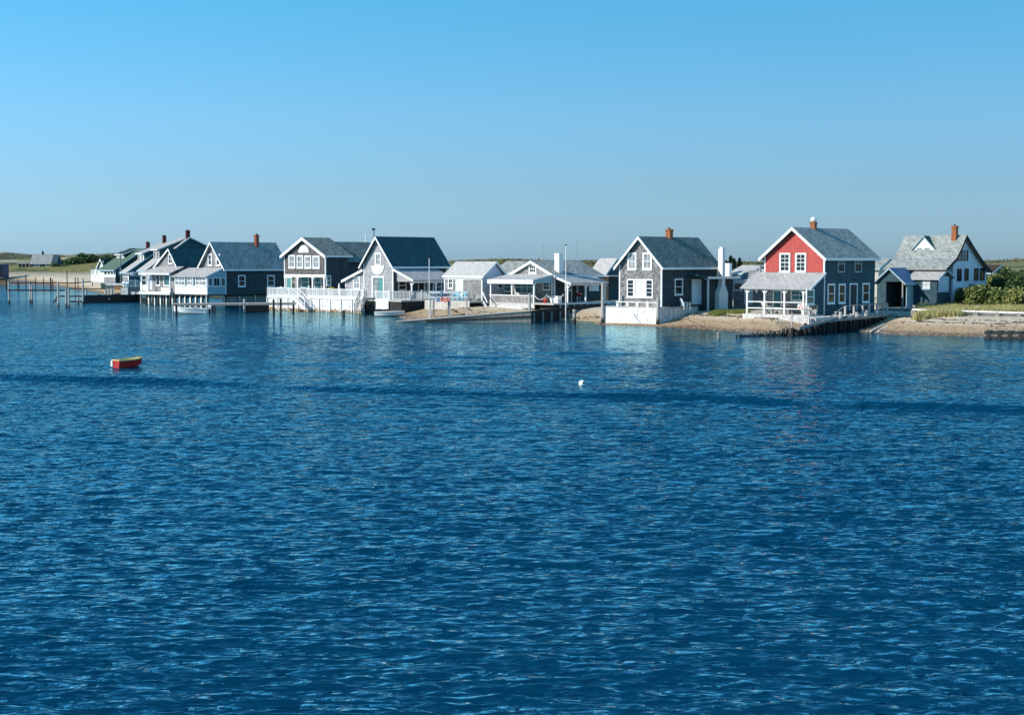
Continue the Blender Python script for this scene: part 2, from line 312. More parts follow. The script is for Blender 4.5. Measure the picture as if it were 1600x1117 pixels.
v1 = nd(t, 'ShaderNodeVectorMath', operation='SUBTRACT'); t.links.new(nf.outputs['Color'], v1.inputs[0]); v1.inputs[1].default_value = (.5, .5, .5)
v2 = nd(t, 'ShaderNodeVectorMath', operation='MULTIPLY'); t.links.new(v1.outputs[0], v2.inputs[0]); v2.inputs[1].default_value = (.22, .46, 0)
a2 = t.nodes.new('ShaderNodeAttribute'); a2.attribute_name = 'chop'
v3 = nd(t, 'ShaderNodeVectorMath', operation='SCALE'); t.links.new(v2.outputs[0], v3.inputs[0]); t.links.new(a2.outputs['Fac'], v3.inputs['Scale'])
v4 = nd(t, 'ShaderNodeVectorMath', operation='ADD'); t.links.new(v3.outputs[0], v4.inputs[0]); t.links.new(bp.outputs[0], v4.inputs[1])
v5 = nd(t, 'ShaderNodeVectorMath', operation='NORMALIZE'); t.links.new(v4.outputs[0], v5.inputs[0])
t.nodes.remove(b)
df = nd(t, 'ShaderNodeBsdfDiffuse'); df.inputs[0].default_value = (.0, .032, .072, 1); gl_ = nd(t, 'ShaderNodeBsdfGlossy'); gl_.inputs[0].default_value = (.60, .94, 1.0, 1); gl_.inputs['Roughness'].default_value = .035
fz = nd(t, 'ShaderNodeFresnel', i_IOR=1.55); t.links.new(v5.outputs[0], fz.inputs['Normal']); t.links.new(v5.outputs[0], gl_.inputs['Normal']); t.links.new(v5.outputs[0], df.inputs['Normal'])
ms = t.nodes.new('ShaderNodeMixShader'); t.links.new(fz.outputs[0], ms.inputs[0]); t.links.new(df.outputs[0], ms.inputs[1]); t.links.new(gl_.outputs[0], ms.inputs[2]); t.links.new(ms.outputs[0], t.nodes['Material Output'].inputs[0])
WATER = m
ang = np.concatenate([np.radians(np.linspace(-180, -27, 60)[:-1]), np.radians(np.linspace(-27, 27, 560)), np.radians(np.linspace(27, 180, 60)[1:])])
rr = np.concatenate([[.05, 3, 6, 9, 11], 13 * (1.0024 ** np.arange(0, 1180)), 13 * 1.0024 ** 1180 * 1.03 ** np.arange(1, 70)])
A, RR = np.meshgrid(ang, rr); X = np.sin(A) * RR; Y = np.cos(A) * RR
sd_ = -shore_d(X, Y); calm = .30 + .70 * sstep(4, 45, sd_)
patch = .62 + .75 * vnoise(X, Y * .45, 12, 21, 3)
Z = np.zeros_like(X); dr = np.gradient(rr)[:, None]
wr = np.random.default_rng(5)
for k in range(120):
    lam = .15 * (1.7 / .15) ** wr.random(); th = R(-98) + wr.normal() * .20 + (.40 if k % 3 == 0 else -.14)
    am = (.044 if lam < .45 else .044 * (.45 / lam) ** 1.15) * lam / 6.283 * (.6 + .8 * wr.random()) ; kk = 2 * math.pi / lam
    ph = wr.random() * 6.28; kx, ky = kk * math.cos(th), kk * math.sin(th)
    lim = sstep(2.6, 5.5, lam / dr)
    rows = lim[:, 0] > 0
    if not rows.any(): continue
    p = kx * X[rows] + ky * Y[rows] + ph
    Z[rows] += lim[rows] * am * (np.sin(p) - .25 * np.cos(2 * p))
Z *= calm * patch
# boat wake: one low swell running across the harbour
wk = np.array([[W(a, b_).x, W(a, b_).y] for a, b_ in ((-700, 560), (-300, 575), (0, 589), (150, 594), (300, 597), (480, 606), (700, 614), (900, 618), (1100, 622), (1240, 630), (1400, 634), (1600, 641), (2000, 652), (2500, 670))])
yw = np.interp(X, wk[:, 0], wk[:, 1]); dy = (Y - yw)
amp = (.62 + .38 * sstep(.3, .55, vnoise(X, X * 0, 9, 31, 3))) * (RR < 160) * (Y > 20)
px_ = 800 + F * X / np.maximum(Y, 1)
amp = amp * (1 - .8 * np.exp(-((px_ - 1285) / 45) ** 2)) * (1 - .6 * np.exp(-((px_ - 430) / 40) ** 2))
flat = np.minimum(1, 1.3 * amp * np.exp(-(dy / .55) ** 2)); Z *= 1 - .75 * flat
Z += amp * (.19 * np.exp(-(dy / .22) ** 2) - .06 * np.exp(-((dy + 2.2) / 1.3) ** 2) + .05 * np.exp(-((dy - 3.8) / 1.1) ** 2))
for k in range(26):                    # a few stray low swells
    D_ = 24 + 62 * wr.random(); x_ = (wr.random() - .5) * .8 * D_; ln = 1.0 + D_ * .035 * (1 + wr.random()); a_ = R(-7 + 9 * wr.normal() * .5)
    u_ = (X - x_) * math.cos(a_) + (Y - D_) * math.sin(a_); v_ = -(X - x_) * math.sin(a_) + (Y - D_) * math.cos(a_); w_ = .16 + .0022 * D_
    Z += (.03 + .0007 * D_) * np.exp(-(u_ / ln) ** 2) * np.exp(-(v_ / w_) ** 2)
wat = gridmesh('water', X, Y, Z, WATER)
addattr(wat, 'chop', (.16 + .84 * sstep(12, 60, sd_)) * (.5 + vnoise(X, Y * .4, 16, 23, 3)) * (.05 + .95 * sstep(25, 95, RR)) * (1 - .8 * flat))
addattr(wat, 'ripple', (.55 + .45 * sstep(10, 60, sd_)) * (.25 + .75 * np.minimum(1, calm + .1)) * patch)
# ---------------------------------------------------------------- house kit
TH = 42.0
class Fr:
    """local frame: x to the right along the front, y to the back along the side, z up; origin at the near corner of the walls"""
    def __init__(s, name, label, cat, px, D, z0, th=TH, group=None, root=True):
        s.t = R(th); s.C = at(px, D, z0); s.ux = Vector((math.cos(s.t), -math.sin(s.t), 0)); s.uy = Vector((math.sin(s.t), math.cos(s.t), 0))
        s.off = Vector((0, 0, 0))
        s.root = thing(name, label, cat, s.C, -s.t, group) if root else None
    def w(s, x, y, z=0): return s.C + s.ux * x + s.uy * y + Vector((0, 0, z))
    def hit(s, px, py, n, c):
        d = ray(px, py); o = Vector((0, 0, CAMH)) - s.C; t = (c - o.dot(n)) / d.dot(n); p = o + d * t
        return p.dot(s.ux), p.dot(s.uy), p.z
    def fr(s, px, py, y=0.0): h = s.hit(px, py, s.uy, y); return h[0], h[2]
    def sd(s, px, py, x=0.0): h = s.hit(px, py, s.ux, x); return h[1], h[2]
    def za(s, x, y, py): p = s.w(x, y); return zof_k(p.y, py) - s.C.z
    def part(s, name, mb, m, parent=None, **k):
        o = part(name, mb, m, parent or s.root, **k)
        if parent is None: o.location = s.off
        return o
class Sub(Fr):
    """a second block of the same house, measured from its own near corner"""
    def __init__(s, h, px, D, z0, th=None):
        Fr.__init__(s, '', '', '', px, D, z0, TH, root=False); s.t = h.t; s.ux, s.uy = h.ux, h.uy
        d = s.C - h.C; s.root = h.root; s.off = Vector((d.dot(h.ux), d.dot(h.uy), d.z))
def zof_k(D, py):
    k = -(py - 558.5) / F
    return CAMH + D * (k * cp - sp) / (cp + k * sp)
def offset(prof, dz): return [(a, z + dz) for a, z in prof]
def roof(h, prof, axis, a0, a1, m, t=.12, trim='near', tm='white', rk=.26, fascia=True, name='roof'):
    mb = MB(); mb.prism(prof + offset(prof, -t)[::-1], axis, a0, a1); r = h.part(name, mb, M[m])
    ends = {'near': [(a0 - .05, a0 - .003)], 'far': [(a1 + .003, a1 + .05)], 'both': [(a0 - .05, a0 - .003), (a1 + .003, a1 + .05)], 'none': []}[trim]
    for e0, e1 in ends:
        q = offset(prof, .012); mb = MB(); mb.prism(q + offset(prof, -rk)[::-1], axis, e0, e1); part('rake_board', mb, M[tm], r)
    if fascia:
        for (p, z), sg in ((prof[0], -1), (prof[-1], 1)):
            if (prof[1][0] - prof[0][0]) < 0: sg = -sg
            u0, u1 = sorted((p + sg * .003, p + sg * .045)); mb = MB()
            if axis == 'y': mb.box(u0, u1, a0 - .045, a1, z - .19, z + .005)
            else: mb.box(a0, a1 + .045, u0, u1, z - .19, z + .005)
            part('eave_board', mb, M[tm], r)
    return r
def boxf(mb, face, c, a0, a1, z0, z1, o0, o1):
    a0, a1 = sorted((a0, a1)); z0, z1 = sorted((z0, z1))
    if face == 'f': return mb.box(a0, a1, c - o1, c - o0, z0, z1)
    return mb.box(c + o0, c + o1, a0, a1, z0, z1)
def rect(h, face, c, b):
    f = h.fr if face == 'f' else h.sd
    p = f(b[0], b[1], c); q = f(b[2], b[3], c); pm = f((b[0] + b[2]) / 2, b[1], c); qm = f((b[0] + b[2]) / 2, b[3], c)
    return min(p[0], q[0]), max(p[0], q[0]), qm[1], pm[1]
def window(h, face, c, b, m='glass', cas=.12, grid=(1, 2), tm='white', name='window', parent=None, px=True, th_=.035, sill=True):
    a0, a1, z0, z1 = rect(h, face, c, b) if px else b
    cas = min(cas, (a1 - a0) * .2)
    mb = MB()
    boxf(mb, face, c, a0, a0 + cas, z0, z1, -.02, .06); boxf(mb, face, c, a1 - cas, a1, z0, z1, -.02, .06)
    boxf(mb, face, c, a0 + cas, a1 - cas, z0, z0 + cas, -.02, .06); boxf(mb, face, c, a0 + cas, a1 - cas, z1 - cas, z1, -.02, .06)
    if sill: boxf(mb, face, c, a0 - .04, a1 + .04, z0 - .05, z0, -.02, .10)
    o = h.part(name, mb, M[tm], parent)
    mb = MB(); boxf(mb, face, c, a0 + cas * .5, a1 - cas * .5, z0 + cas * .5, z1 - cas * .5, -.03, .012); part('pane', mb, M[m], o)
    nx, nz = grid; mb = MB(); i0, i1, j0, j1 = a0 + cas, a1 - cas, z0 + cas, z1 - cas
    for k in range(1, nx): x = i0 + (i1 - i0) * k / nx; boxf(mb, face, c, x - th_ / 2, x + th_ / 2, j0, j1, .0, .03)
    for k in range(1, nz):
        z = j0 + (j1 - j0) * k / nz; w_ = th_ * (1.6 if 2 * k == nz else 1); boxf(mb, face, c, i0, i1, z - w_ / 2, z + w_ / 2, .0, .034)
    if mb.v: part('sash_bars', mb, M[tm], o)
    return o
def door(h, face, c, b, m, tm='white', cas=.11, px=True, knob=True):
    a0, a1, z0, z1 = rect(h, face, c, b) if px else b; mb = MB()
    boxf(mb, face, c, a0, a0 + cas, z0, z1, -.02, .06); boxf(mb, face, c, a1 - cas, a1, z0, z1, -.02, .06); boxf(mb, face, c, a0 + cas, a1 - cas, z1 - cas, z1, -.02, .06)
    o = h.part('door_frame', mb, M[tm]); mb = MB(); boxf(mb, face, c, a0 + cas, a1 - cas, z0, z1 - cas, -.03, .02); part('door', mb, M[m], o)
    mb = MB(); a = a1 - cas - .1; boxf(mb, face, c, a - .03, a + .03, z0 + .95, z0 + 1.05, .02, .07); part('handle', mb, M['metal'], o)
    return o
def corner(h, x, y, z0, z1, tm='white', w_=.12):
    mb = MB(); mb.box(x - w_ + .03, x + .03, y - .03, y + w_ - .03, z0, z1); return h.part('corner_board', mb, M[tm])
def chimney(h, x, y, z0, z1, w_=.55, m='brick', cap=True, name='chimney'):
    w_ *= .8
    mb = MB(); mb.box(x - w_ / 2, x + w_ / 2, y - w_ / 2, y + w_ / 2, z0, z1)
    mb.box(x - w_ / 2 - .04, x + w_ / 2 + .04, y - w_ / 2 - .04, y + w_ / 2 + .04, z1 - .16, z1 - .02)
    o = h.part(name, mb, M[m]); mb = MB(); mb.box(x - w_ / 2 - .03, x + w_ / 2 + .03, y - w_ / 2 - .03, y + w_ / 2 + .03, z0, z0 + .05)
    mb = MB(); mb.tube((x, y, z1 - .03), (x, y, z1 + .14), w_ * .24, n=10); part('flue', mb, M['brick_dk'], o)
    return o
def planks(h, face, c, a0, a1, z0, z1, m='plank', w_=.17, parent=None, name='skirt_planks', o=.03, zf=None, jit=.02):
    mb = MB(); n = max(1, int(abs(a1 - a0) / w_)); st = (a1 - a0) / n
    for k in range(n):
        b0 = a0 + st * k; b1 = b0 + st * .90; j = random.uniform(0, jit); zz = random.uniform(-.03, .03)
        top = zf((b0 + b1) / 2) if zf else z1
        boxf(mb, face, c, b0, b1, z0 + zz, top, -.02, o + j)
    return h.part(name, mb, M[m], parent, kind='stuff')
def rail(h, pts, hgt=.95, m='white', step=.14, posts=True, bal=True, mid=False, parent=None, cap=None):
    """railing through local points; posts single, balusters joined"""
    top = MB(); ba = MB()
    for (x0, y0, z0), (x1, y1, z1) in zip(pts[:-1], pts[1:]):
        top.beam((x0, y0, z0 + hgt), (x1, y1, z1 + hgt), .09, .07)
        if bal or mid: top.beam((x0, y0, z0 + (.1 if bal else hgt * .5)), (x1, y1, z1 + (.1 if bal else hgt * .5)), .06, .07)
        L = math.hypot(x1 - x0, y1 - y0)
        if bal:
            n = max(2, int(L / step))
            for k in range(1, n):
                f = k / n; x, y, z = x0 + (x1 - x0) * f, y0 + (y1 - y0) * f, z0 + (z1 - z0) * f
                ba.box(x - .02, x + .02, y - .02, y + .02, z + .1, z + hgt)
        if posts:
            n = max(1, round(L / 1.9))
            for k in range(n + 1):
                f = k / n; x, y, z = x0 + (x1 - x0) * f, y0 + (y1 - y0) * f, z0 + (z1 - z0) * f
                p_ = MB(); p_.box(x - .06, x + .06, y - .06, y + .06, z - .05, z + hgt + .12); h.part('rail_post', p_, M[m], parent)
    r = h.part('handrail', top, M[m], parent)
    if bal: h.part('balusters', ba, M[m], parent, kind='stuff')
    return r
def post(h, x, y, z0, z1, m='white', w_=.13, brace=True, name='porch_post', parent=None):
    mb = MB(); mb.box(x - w_ / 2, x + w_ / 2, y - w_ / 2, y + w_ / 2, z0, z1)
    o = h.part(name, mb, M[m], parent)
    if brace:
        for s_ in (-1, 1):
            b = MB(); b.beam((x + s_ * .05, y, z1 - .28), (x + s_ * .26, y, z1 - .04), .05, .06)
            h.part('bracket', b, M[m], o) if parent is None else None
    return o
def pile(mb, x, y, z0, z1, r=.13): mb.tube((x, y, z0), (x + random.uniform(-.03, .03), y + random.uniform(-.03, .03), z1), r * 1.05, r * .92, 8); return mb
class Prof: pass
def gable_y(h, pxl, pxr, pye, apex, m_w, m_r, og=.35, oe=.35, t=.12, corner_boards=True, zb=0.0, name='wall', L=None, Wd=None, trim='near', tm='white', rk=.26):
    """gabled block, ridge running back (local y); near corner at the frame origin"""
    p = Prof(); p.W = Wd or -h.fr(pxl, pye)[0]; p.L = L or h.sd(pxr, pye)[0]; p.he = h.za(0, 0, pye); p.hr = h.za(-p.W / 2, -og, apex)
    s_ = (p.hr - p.he) / (p.W / 2); p.s = s_
    pr = [(-p.W - oe, p.he - s_ * oe), (-p.W / 2, p.hr), (oe, p.he - s_ * oe)]; p.prof = pr
    mb = MB(); mb.prism([(-p.W, zb), (0, zb), (0, p.he - t - .02), (-p.W / 2, p.hr - t - .02), (-p.W, p.he - t - .02)], 'y', 0, p.L)
    p.wall = h.part(name, mb, M[m_w]); p.roof = roof(h, pr, 'y', -og, p.L + og, m_r, t, trim, tm, rk)
    if corner_boards:
        corner(h, 0, 0, zb, p.he - t, tm); corner(h, -p.W + .06, 0, zb, p.he - t, tm)
    return p
def leanto_front(h, x0, x1, dep, zt, zb, m, over=.2, t=.09, wall=None, y0=0.0):
    """porch roof sloping down to the front from the wall at y0"""
    s_ = (zt - zb) / dep
    pr = [(y0 - dep - over, zb - s_ * over), (y0 - .01, zt)]
    return roof(h, pr, 'x', x0 - over, x1 + over * .5, m, t, 'far', 'white', .16, fascia=False, name='porch_roof')
# ---------------------------------------------------------------- red-gabled house
h = Fr('house', 'two storey house with a bright red gable over an open front porch', 'house', 1287, 115.2, 1.14)
p = gable_y(h, 1195, 1367.6, 398.5, 355, 'sh_shade_blue', 'rf_grey', og=.4, oe=.32)
h_red = h; p_red = p
zt = h.za(0, 0, 426); zpo = h.za(0, 0, 427) - .12
# red clapboards, lapped
mb = MB(); nb = 30; zlo = zt + .02
for k in range(nb):
    z0 = zlo + (p.hr - .5 - zlo) * k / nb; z1 = zlo + (p.hr - .5 - zlo) * (k + 1) / nb
    xm = lambda z: min(p.W / 2, (p.hr - .30 - z) / p.s)
    w0, w1 = xm(z0), xm(z1)
    w0 = min(w0, p.W / 2 - .1); w1 = min(w1, p.W / 2 - .1); c = -p.W / 2
    mb.add([(c - w0, -.045, z0), (c + w0, -.045, z0), (c + w1, -.02, z1), (c - w1, -.02, z1), (c - w0, .01, z0), (c + w0, .01, z0), (c + w1, .01, z1), (c - w1, .01, z1)],
           [(0,1,2,3),(7,6,5,4),(0,4,5,1),(1,5,6,2),(2,6,7,3),(3,7,4,0)])
h.part('red_clapboard_cladding', mb, M['red'], kind='stuff')
for b in ((1218.4, 395.4, 1234.9, 425.3), (1243, 395.4, 1259.8, 425.3)): window(h, 'f', -.045, b, 'glass', grid=(2, 4), cas=.14)
for b in ((1308.7, 399, 1319, 425.8), (1335, 399, 1345.6, 425.8)): window(h, 's', 0, b, 'glass', cas=.09, tm='teal_wall', sill=False)
for b in ((1292.7, 443.4, 1303.5, 474.7), (1310, 443.4, 1320, 474.2), (1347, 442.3, 1357.7, 472.8)): window(h, 's', 0, b, 'glass', cas=.13)
door(h, 's', 0, (1327, 442.8, 1338.6, 484.5), 'black')
cx = h.fr(1271, 356, p.L * 0.0)[0]
# chimney on the ridge with a pale rounded cap
yc = h.sd(1271, 354, -p.W / 2)[0]
ch = chimney(h, -p.W / 2, yc, p.hr - .5, h.za(-p.W / 2, yc, 347), .52, 'brick_or')
mb = MB(); zc = h.za(-p.W / 2, yc, 347); mb.lathe((-p.W / 2, yc, zc + .02), [(.2, 0), (.26, .1), (.24, .25), (.15, .36), (.05, .4)], 10); part('chimney_cap', mb, M['stucco'], ch, smooth=True)
mb = MB(); mb.box(-p.W + .05, -.04, .05, p.L - .05, -1.3, .0); h.part('foundation', mb, M['wood_dark'])
# front porch
dep = 2.15
xl = -p.W - .55
leanto_front(h, xl, .0, dep, zt, h.za(0, -dep, 448), 'rf_light', over=.28)
mb = MB(); zb_ = h.za(0, -dep, 449) - .05
mb.box(xl, -.02, -dep - .05, -dep + .05, zb_ - .2, zb_); h.part('porch_beam', mb, M['white'])
mb = MB(); mb.box(xl - .08, 0, -dep - .08, 0, -.02, .05); h.part('porch_floor', mb, M['wood_pale'])
prr = []
for pxx in (1167.5, 1194.8, 1225.8, 1255.7):
    x = h.fr(pxx, 470, -dep)[0]; prr.append(x); post(h, x, -dep, .0, zb_ - .2, brace=True)
planks(h, 'f', -dep - .08, xl - .1, 0, -.75, .0, 'plank')
planks(h, 's', 0.02, -dep, 0, -.75, .0, 'plank')
rail(h, [(prr[0], -dep, 0), (prr[-1], -dep, 0)], h.za(0, -dep, 473.3), bal=False, posts=False, mid=True)
rail(h, [(prr[0], -dep, 0), (prr[0], -.1, 0)], h.za(0, -dep, 473.3), bal=False, posts=False, mid=True)
# the porch end toward the walkway is shingled, with a window
mb = MB(); s_ = (zt - h.za(0, -dep, 448)) / dep
mb.prism([(-dep, .95), (0, .95), (0, zt - .12), (-dep, h.za(0, -dep, 448) - .12)], 'x', -.14, -.02); mb.box(-.14, -.02, -.9, 0, .0, .95); h.part('porch_end_wall', mb, M['sh_shade_blue'])
window(h, 's', -.02, (1259.5, 451.8, 1271.4, 476), 'glass_t')
# walls inside the porch: pale shingle lining, windows
mb = MB(); mb.box(-p.W + .1, -.15, -.03, -.001, .05, zt - .15); h.part('porch_back_wall', mb, M['sh_mid'])
window(h, 'f', -.03, (1208, 452.5, 1222, 482), 'glass_t', grid=(1, 1)); window(h, 'f', -.03, (1236, 452, 1262, 470.5), 'glass_t', grid=(2, 2))
# triangle sign on the porch rail
x0, x1, z0, z1 = rect(h, 'f', -dep - .08, (1246.7, 475.5, 1256.6, 483.5))
sg = MB(); sg.box(x0, x1, -dep - .12, -dep - .08, z0, z1); sgo = part('sign', sg, M['white'], None); sgo.location = h.C; sgo.rotation_euler = (0, 0, -h.t)
tag(sgo, 'small white board with a red outlined triangle hung on the porch rail', 'sign')
xm, dz = (x0 + x1) / 2, z1 - z0; yy = -dep - .13; tri = MB()
A_, B_, C_ = (x0 + .08, yy, z0 + .09), (x1 - .08, yy, z0 + .09), (xm, yy, z1 - .07)
for a, b_ in ((A_, B_), (B_, C_), (C_, A_)): tri.beam(a, b_, .05, .05)
part('triangle', tri, M['red_pl'], sgo)
# porch furniture (things of their own)
def place(name, label, cat, h, x, y, z, rz=0, group=None):
    return thing(name, label, cat, h.w(x, y, z), -h.t + rz, group)
def chair(h, x, y, z, rz, m, label, adir=True, group=None, nm='chair', s=1.0):
    o = place(nm, label, 'chair', h, x, y, z, rz, group); o.scale = (s, s, s)
    mb = MB(); mb.add([(-.28, -.28, .38), (.28, -.28, .38), (.26, .25, .28), (-.26, .25, .28), (-.28, -.28, .42), (.28, -.28, .42), (.26, .25, .32), (-.26, .25, .32)], [(0,3,2,1),(4,5,6,7),(0,1,5,4),(1,2,6,5),(2,3,7,6),(3,0,4,7)]); part('seat', mb, M[m], o)
    for k in range(5):
        b = MB(); xx = -.24 + .12 * k; b.beam((xx, .22, .28), (xx * 1.15, .48, .98 - abs(k - 2) * .05), .1, .025); part('back_slat', b, M[m], o)
    for sx in (-1, 1):
        b = MB(); b.box(sx * .33 - .06, sx * .33 + .06, -.32, .36, .56, .59); part('armrest', b, M[m], o)
        for yy in (-.27, .3): b = MB(); b.box(sx * .31 - .03, sx * .31 + .03, yy - .04, yy + .04, 0, .56); part('leg', b, M[m], o)
    return o
def table(h, x, y, z, m, label, r=.5, hg=.7):
    o = place('table', label, 'table', h, x, y, z); mb = MB(); mb.lathe((0, 0, hg), [(r, 0), (r, .04)], 14); part('tabletop', mb, M[m], o)
    for a in range(4): b = MB(); b.tube((.3 * math.cos(a * 1.57 + .7), .3 * math.sin(a * 1.57 + .7), 0), (.2 * math.cos(a * 1.57 + .7), .2 * math.sin(a * 1.57 + .7), hg), .03, n=6); part('leg', b, M[m], o)
    return o
chair(h, -4.6, -1.1, .05, 2.4, 'white', 'white slatted chair on the porch under the red gable, nearest the sandy side')
chair(h, -1.0, -1.0, .05, 3.4, 'white', 'white slatted chair on the porch beside the triangle sign')
table(h, -2.9, -1.0, .05, 'wood', 'round grey table in the middle of the porch under the red gable')
bx = place('crate', 'orange brown wooden crate on the sand behind the porch rail', 'crate', h, -5.9, 1.4, .0)
for k in range(4):
    b = MB(); b.box(-.5, .5, -.3, -.27, .05 + .14 * k, .15 + .14 * k); part('slat', b, M['brown_wood'], bx)
b = MB(); b.box(-.48, .48, -.26, .3, 0, .56); part('box_body', b, M['brown_wood'], bx)

# ---------------------------------------------------------------- grey house with the tall white chimney
h = Fr('house', 'grey shingled house with a big multi pane front window above a white bulkhead', 'house', 1033.6, 122.3, 1.4)
p = gable_y(h, 968, 1120.3, 411.6, 369.3, 'sh_grey', 'rf_blue', og=.35, oe=.35)
mb = MB(); mb.box(.0, .012, .12, p.L, -.3, p.he - .14); h.part('shaded_side_cladding', mb, M['sh_shade'])  # thin sheet in the shaded shingle copy, darkens the unlit side
for b in ((981.2, 394.8, 994.8, 422), (1004.5, 394.8, 1019, 422)): window(h, 'f', 0, b, 'glass_c', grid=(2, 2), cas=.16)
x0, x1, z0, z1 = rect(h, 'f', 0, (979.9, 436.1, 1020.7, 465)); wd = x1 - x0
window(h, 'f', 0, (x0, x0 + wd * .29, z0, z1), 'glass', grid=(1, 4), px=False, name='window'); window(h, 'f', .003, (x0 + wd * .27, x1 - wd * .27, z0, z1), 'curtain', grid=(2, 5), px=False, cas=.15)
window(h, 'f', 0, (x1 - wd * .29, x1, z0, z1), 'glass', grid=(1, 4), px=False)
window(h, 's', .012, (1053.8, 435.2, 1066.3, 461.1), 'glass')
yc = h.sd(1045.7, 369, -p.W / 2)[0]; chimney(h, -p.W / 2, yc, p.hr - .4, h.za(-p.W / 2, yc, 358.5), .6, 'brick_or')
door(h, 's', .012, (1080.7, 436.1, 1095.2, 475.5), 'blue_door', tm='blue_door')
# side wing with flat roof, lit beam, post
XW = .55; y0 = h.sd(1103, 450, XW)[0]; y1 = h.sd(1145, 450, XW)[0]
zr = h.za(1.0, y0, 434)
mb = MB(); mb.box(.02, XW, y0, y1, -.6, zr - .1); h.part('side_wing', mb, M['sh_shade'])
ya = h.sd(1074, 431, .0)[0]
mb = MB(); mb.prism([(ya, zr + .32), (y0 - .35, zr + .06), (y1 + .4, zr + .06), (y1 + .4, zr - .1), (y0 - .35, zr - .1), (ya, zr + .18)], 'x', .02, 1.05); r = h.part('flat_roof', mb, M['rf_teal'])
mb = MB(); mb.box(1.055, 1.1, y0 - .35, y1 + .4, zr - .12, zr + .09); mb.box(.6, 1.1, y0 - .42, y0 - .355, zr - .14, zr + .09); part('fascia', mb, M['white'], r)
post(h, .95, y0 - .25, -.5, zr - .1, brace=False)
# white flared chimney at the end of the side wing
c0 = h.w(1.9, y0 + 1.2)
xq = .55; yq = h.sd(1130.5, 470, xq + .5)[0]
zz = lambda py: h.za(xq + .3, yq, py)
mb = MB(); wb, wt = 1.4, .44
prf = [(-wb / 2, -.45), (wb / 2, -.45), (wb / 2, zz(458)), (wt / 2, zz(445)), (wt / 2, zz(389)), (-wt / 2, zz(389)), (-wt / 2, zz(445)), (-wb / 2, zz(458))]
mb.prism([(a + yq, z) for a, z in prf], 'x', xq + .03, xq + .50); o = h.part('white_chimney', mb, M['stucco'])
mb = MB(); mb.box(xq + .12, xq + .42, yq - .15, yq + .15, zz(389), zz(386)); part('chimney_pot', mb, M['stucco'], o)
h_grey = h; p_grey = p
hb = Fr('bulkhead', 'white plank bulkhead and deck below the grey house with big front window', 'bulkhead', 1028.5, 120.6, .25)
xl = hb.fr(943, 490)[0]; zt_ = hb.za(0, 0, 481); L_ = hb.sd(1090, 484)[0]
mb = MB(); mb.box(xl, 0, 0, .12, -.6, zt_ - .04); hb.part('front_wall', mb, M['white_old'])
x_ = xl * .52; planks(hb, 'f', -.0, x_, 0, -.5, zt_ - .04, 'plank_w', o=.05, w_=.19, name='facing_planks')
mb = MB(); mb.box(-.12, 0, .12, L_, -.4, zt_ - .04); hb.part('side_wall', mb, M['wood']); planks(hb, 's', 0, .15, L_, -.3, zt_ - .05, 'plank', w_=.2, name='facing_planks')
mb = MB(); mb.box(xl, 0.06, -.06, 1.6, zt_ - .04, zt_ + .03); hb.part('deck_floor', mb, M['wood_pale'])
mb = MB(); mb.box(-.02, .12, 1.6, L_, zt_ - .04, zt_ + .03); hb.part('cap_board', mb, M['wood'])
for pxx, y_ in ((941.5, 442), (1027.6, 464.5)):
    q = hb.fr(pxx, 480, -.15)[0]; mb = MB(); pile(mb, q, -.16, -.6, hb.za(q, -.16, y_), .14); hb.part('mooring_pile', mb, M['tide_low'])
bo = place('bench', 'long low white bench on the bulkhead deck under the big front window', 'bench', hb, xl * .42, .45, zt_ + .03)
mb = MB(); bl = abs(xl) * .78; mb.box(-bl / 2, bl / 2, -.16, .16, .36, .42); part('seat', mb, M['white'], bo)
for k in range(5): mb = MB(); q = -bl / 2 + .15 + (bl - .3) * k / 4; mb.box(q - .12, q + .12, -.13, .13, 0, .36); part('leg', mb, M['white_old'], bo)
chair(h, 1.2, h.sd(1071.5, 475, 1.2)[0], -.05, 2.6, 'blue_door', 'pale blue chair against the dark side wall next to the pale blue door')
for k, (a, b_) in enumerate(((1087.5, 483.5), (1100, 481))):
    q = W(a, b_ + 8, .45); pr_ = thing('prop_board', ['loose pale board leaning on the bulkhead end by the beach', 'loose pale board leaning at the foot of the porch post'][k], 'board', q)
    mb = MB(); mb.beam((-.35, .1, .75), (.05, 0, -.02), .09, .05); mb.beam((-.3, .14, .5), (-.3, .5, .5), .05, .04); part('board', mb, M['wood_pale'], pr_)

# ---------------------------------------------------------------- swept-roof house at the right
h = Fr('house', 'steep grey roofed house with a white triangular dormer and orange chimney at right', 'house', 1488, 129.5, 1.35)
apx, apy = 1505.6, 367.5
yr, hr = h.sd(apx, apy); Lr, her = h.sd(1541, 420)
xl = h.fr(1413, 368, yr)[0]
yf, zf_ = h.sd(1474, 420); hm = h.sd(1488, 403.5)[1]
def pw(f, c): return yr + (Lr - yr) * f, hr + (her - hr) * f - c
pr = [(yf, zf_), (0, hm), (yr * .5, (hm + hr) / 2 - .12), (yr, hr), pw(.33, .12), pw(.66, .14), pw(1.0, 0), pw(1.1, -.08)]
mb = MB(); mb.prism([(0, -1)] + [(a, z - .16) for a, z in pr[1:7]] + [(Lr, -1)], 'x', xl + .3, 0); h.part('wall', mb, M['lav'])
roof(h, pr, 'x', xl, .3, 'rf_grey', trim='far', tm='wood_dark', fascia=False)
for b in ((1496.7, 391, 1502.8, 407.5), (1505.5, 391, 1511.8, 407.5), (1495.2, 420, 1501.6, 439.5), (1507, 419.5, 1512.5, 439), (1521.8, 419, 1528.2, 438.5), (1531, 419, 1537.5, 438.5)):
    window(h, 's', 0, b, 'glass', cas=.05, tm='black', sill=False)
chimney(h, -.75, yr - .25, hr - .55, h.za(-.75, yr - .25, 353.5), .55, 'brick_or')
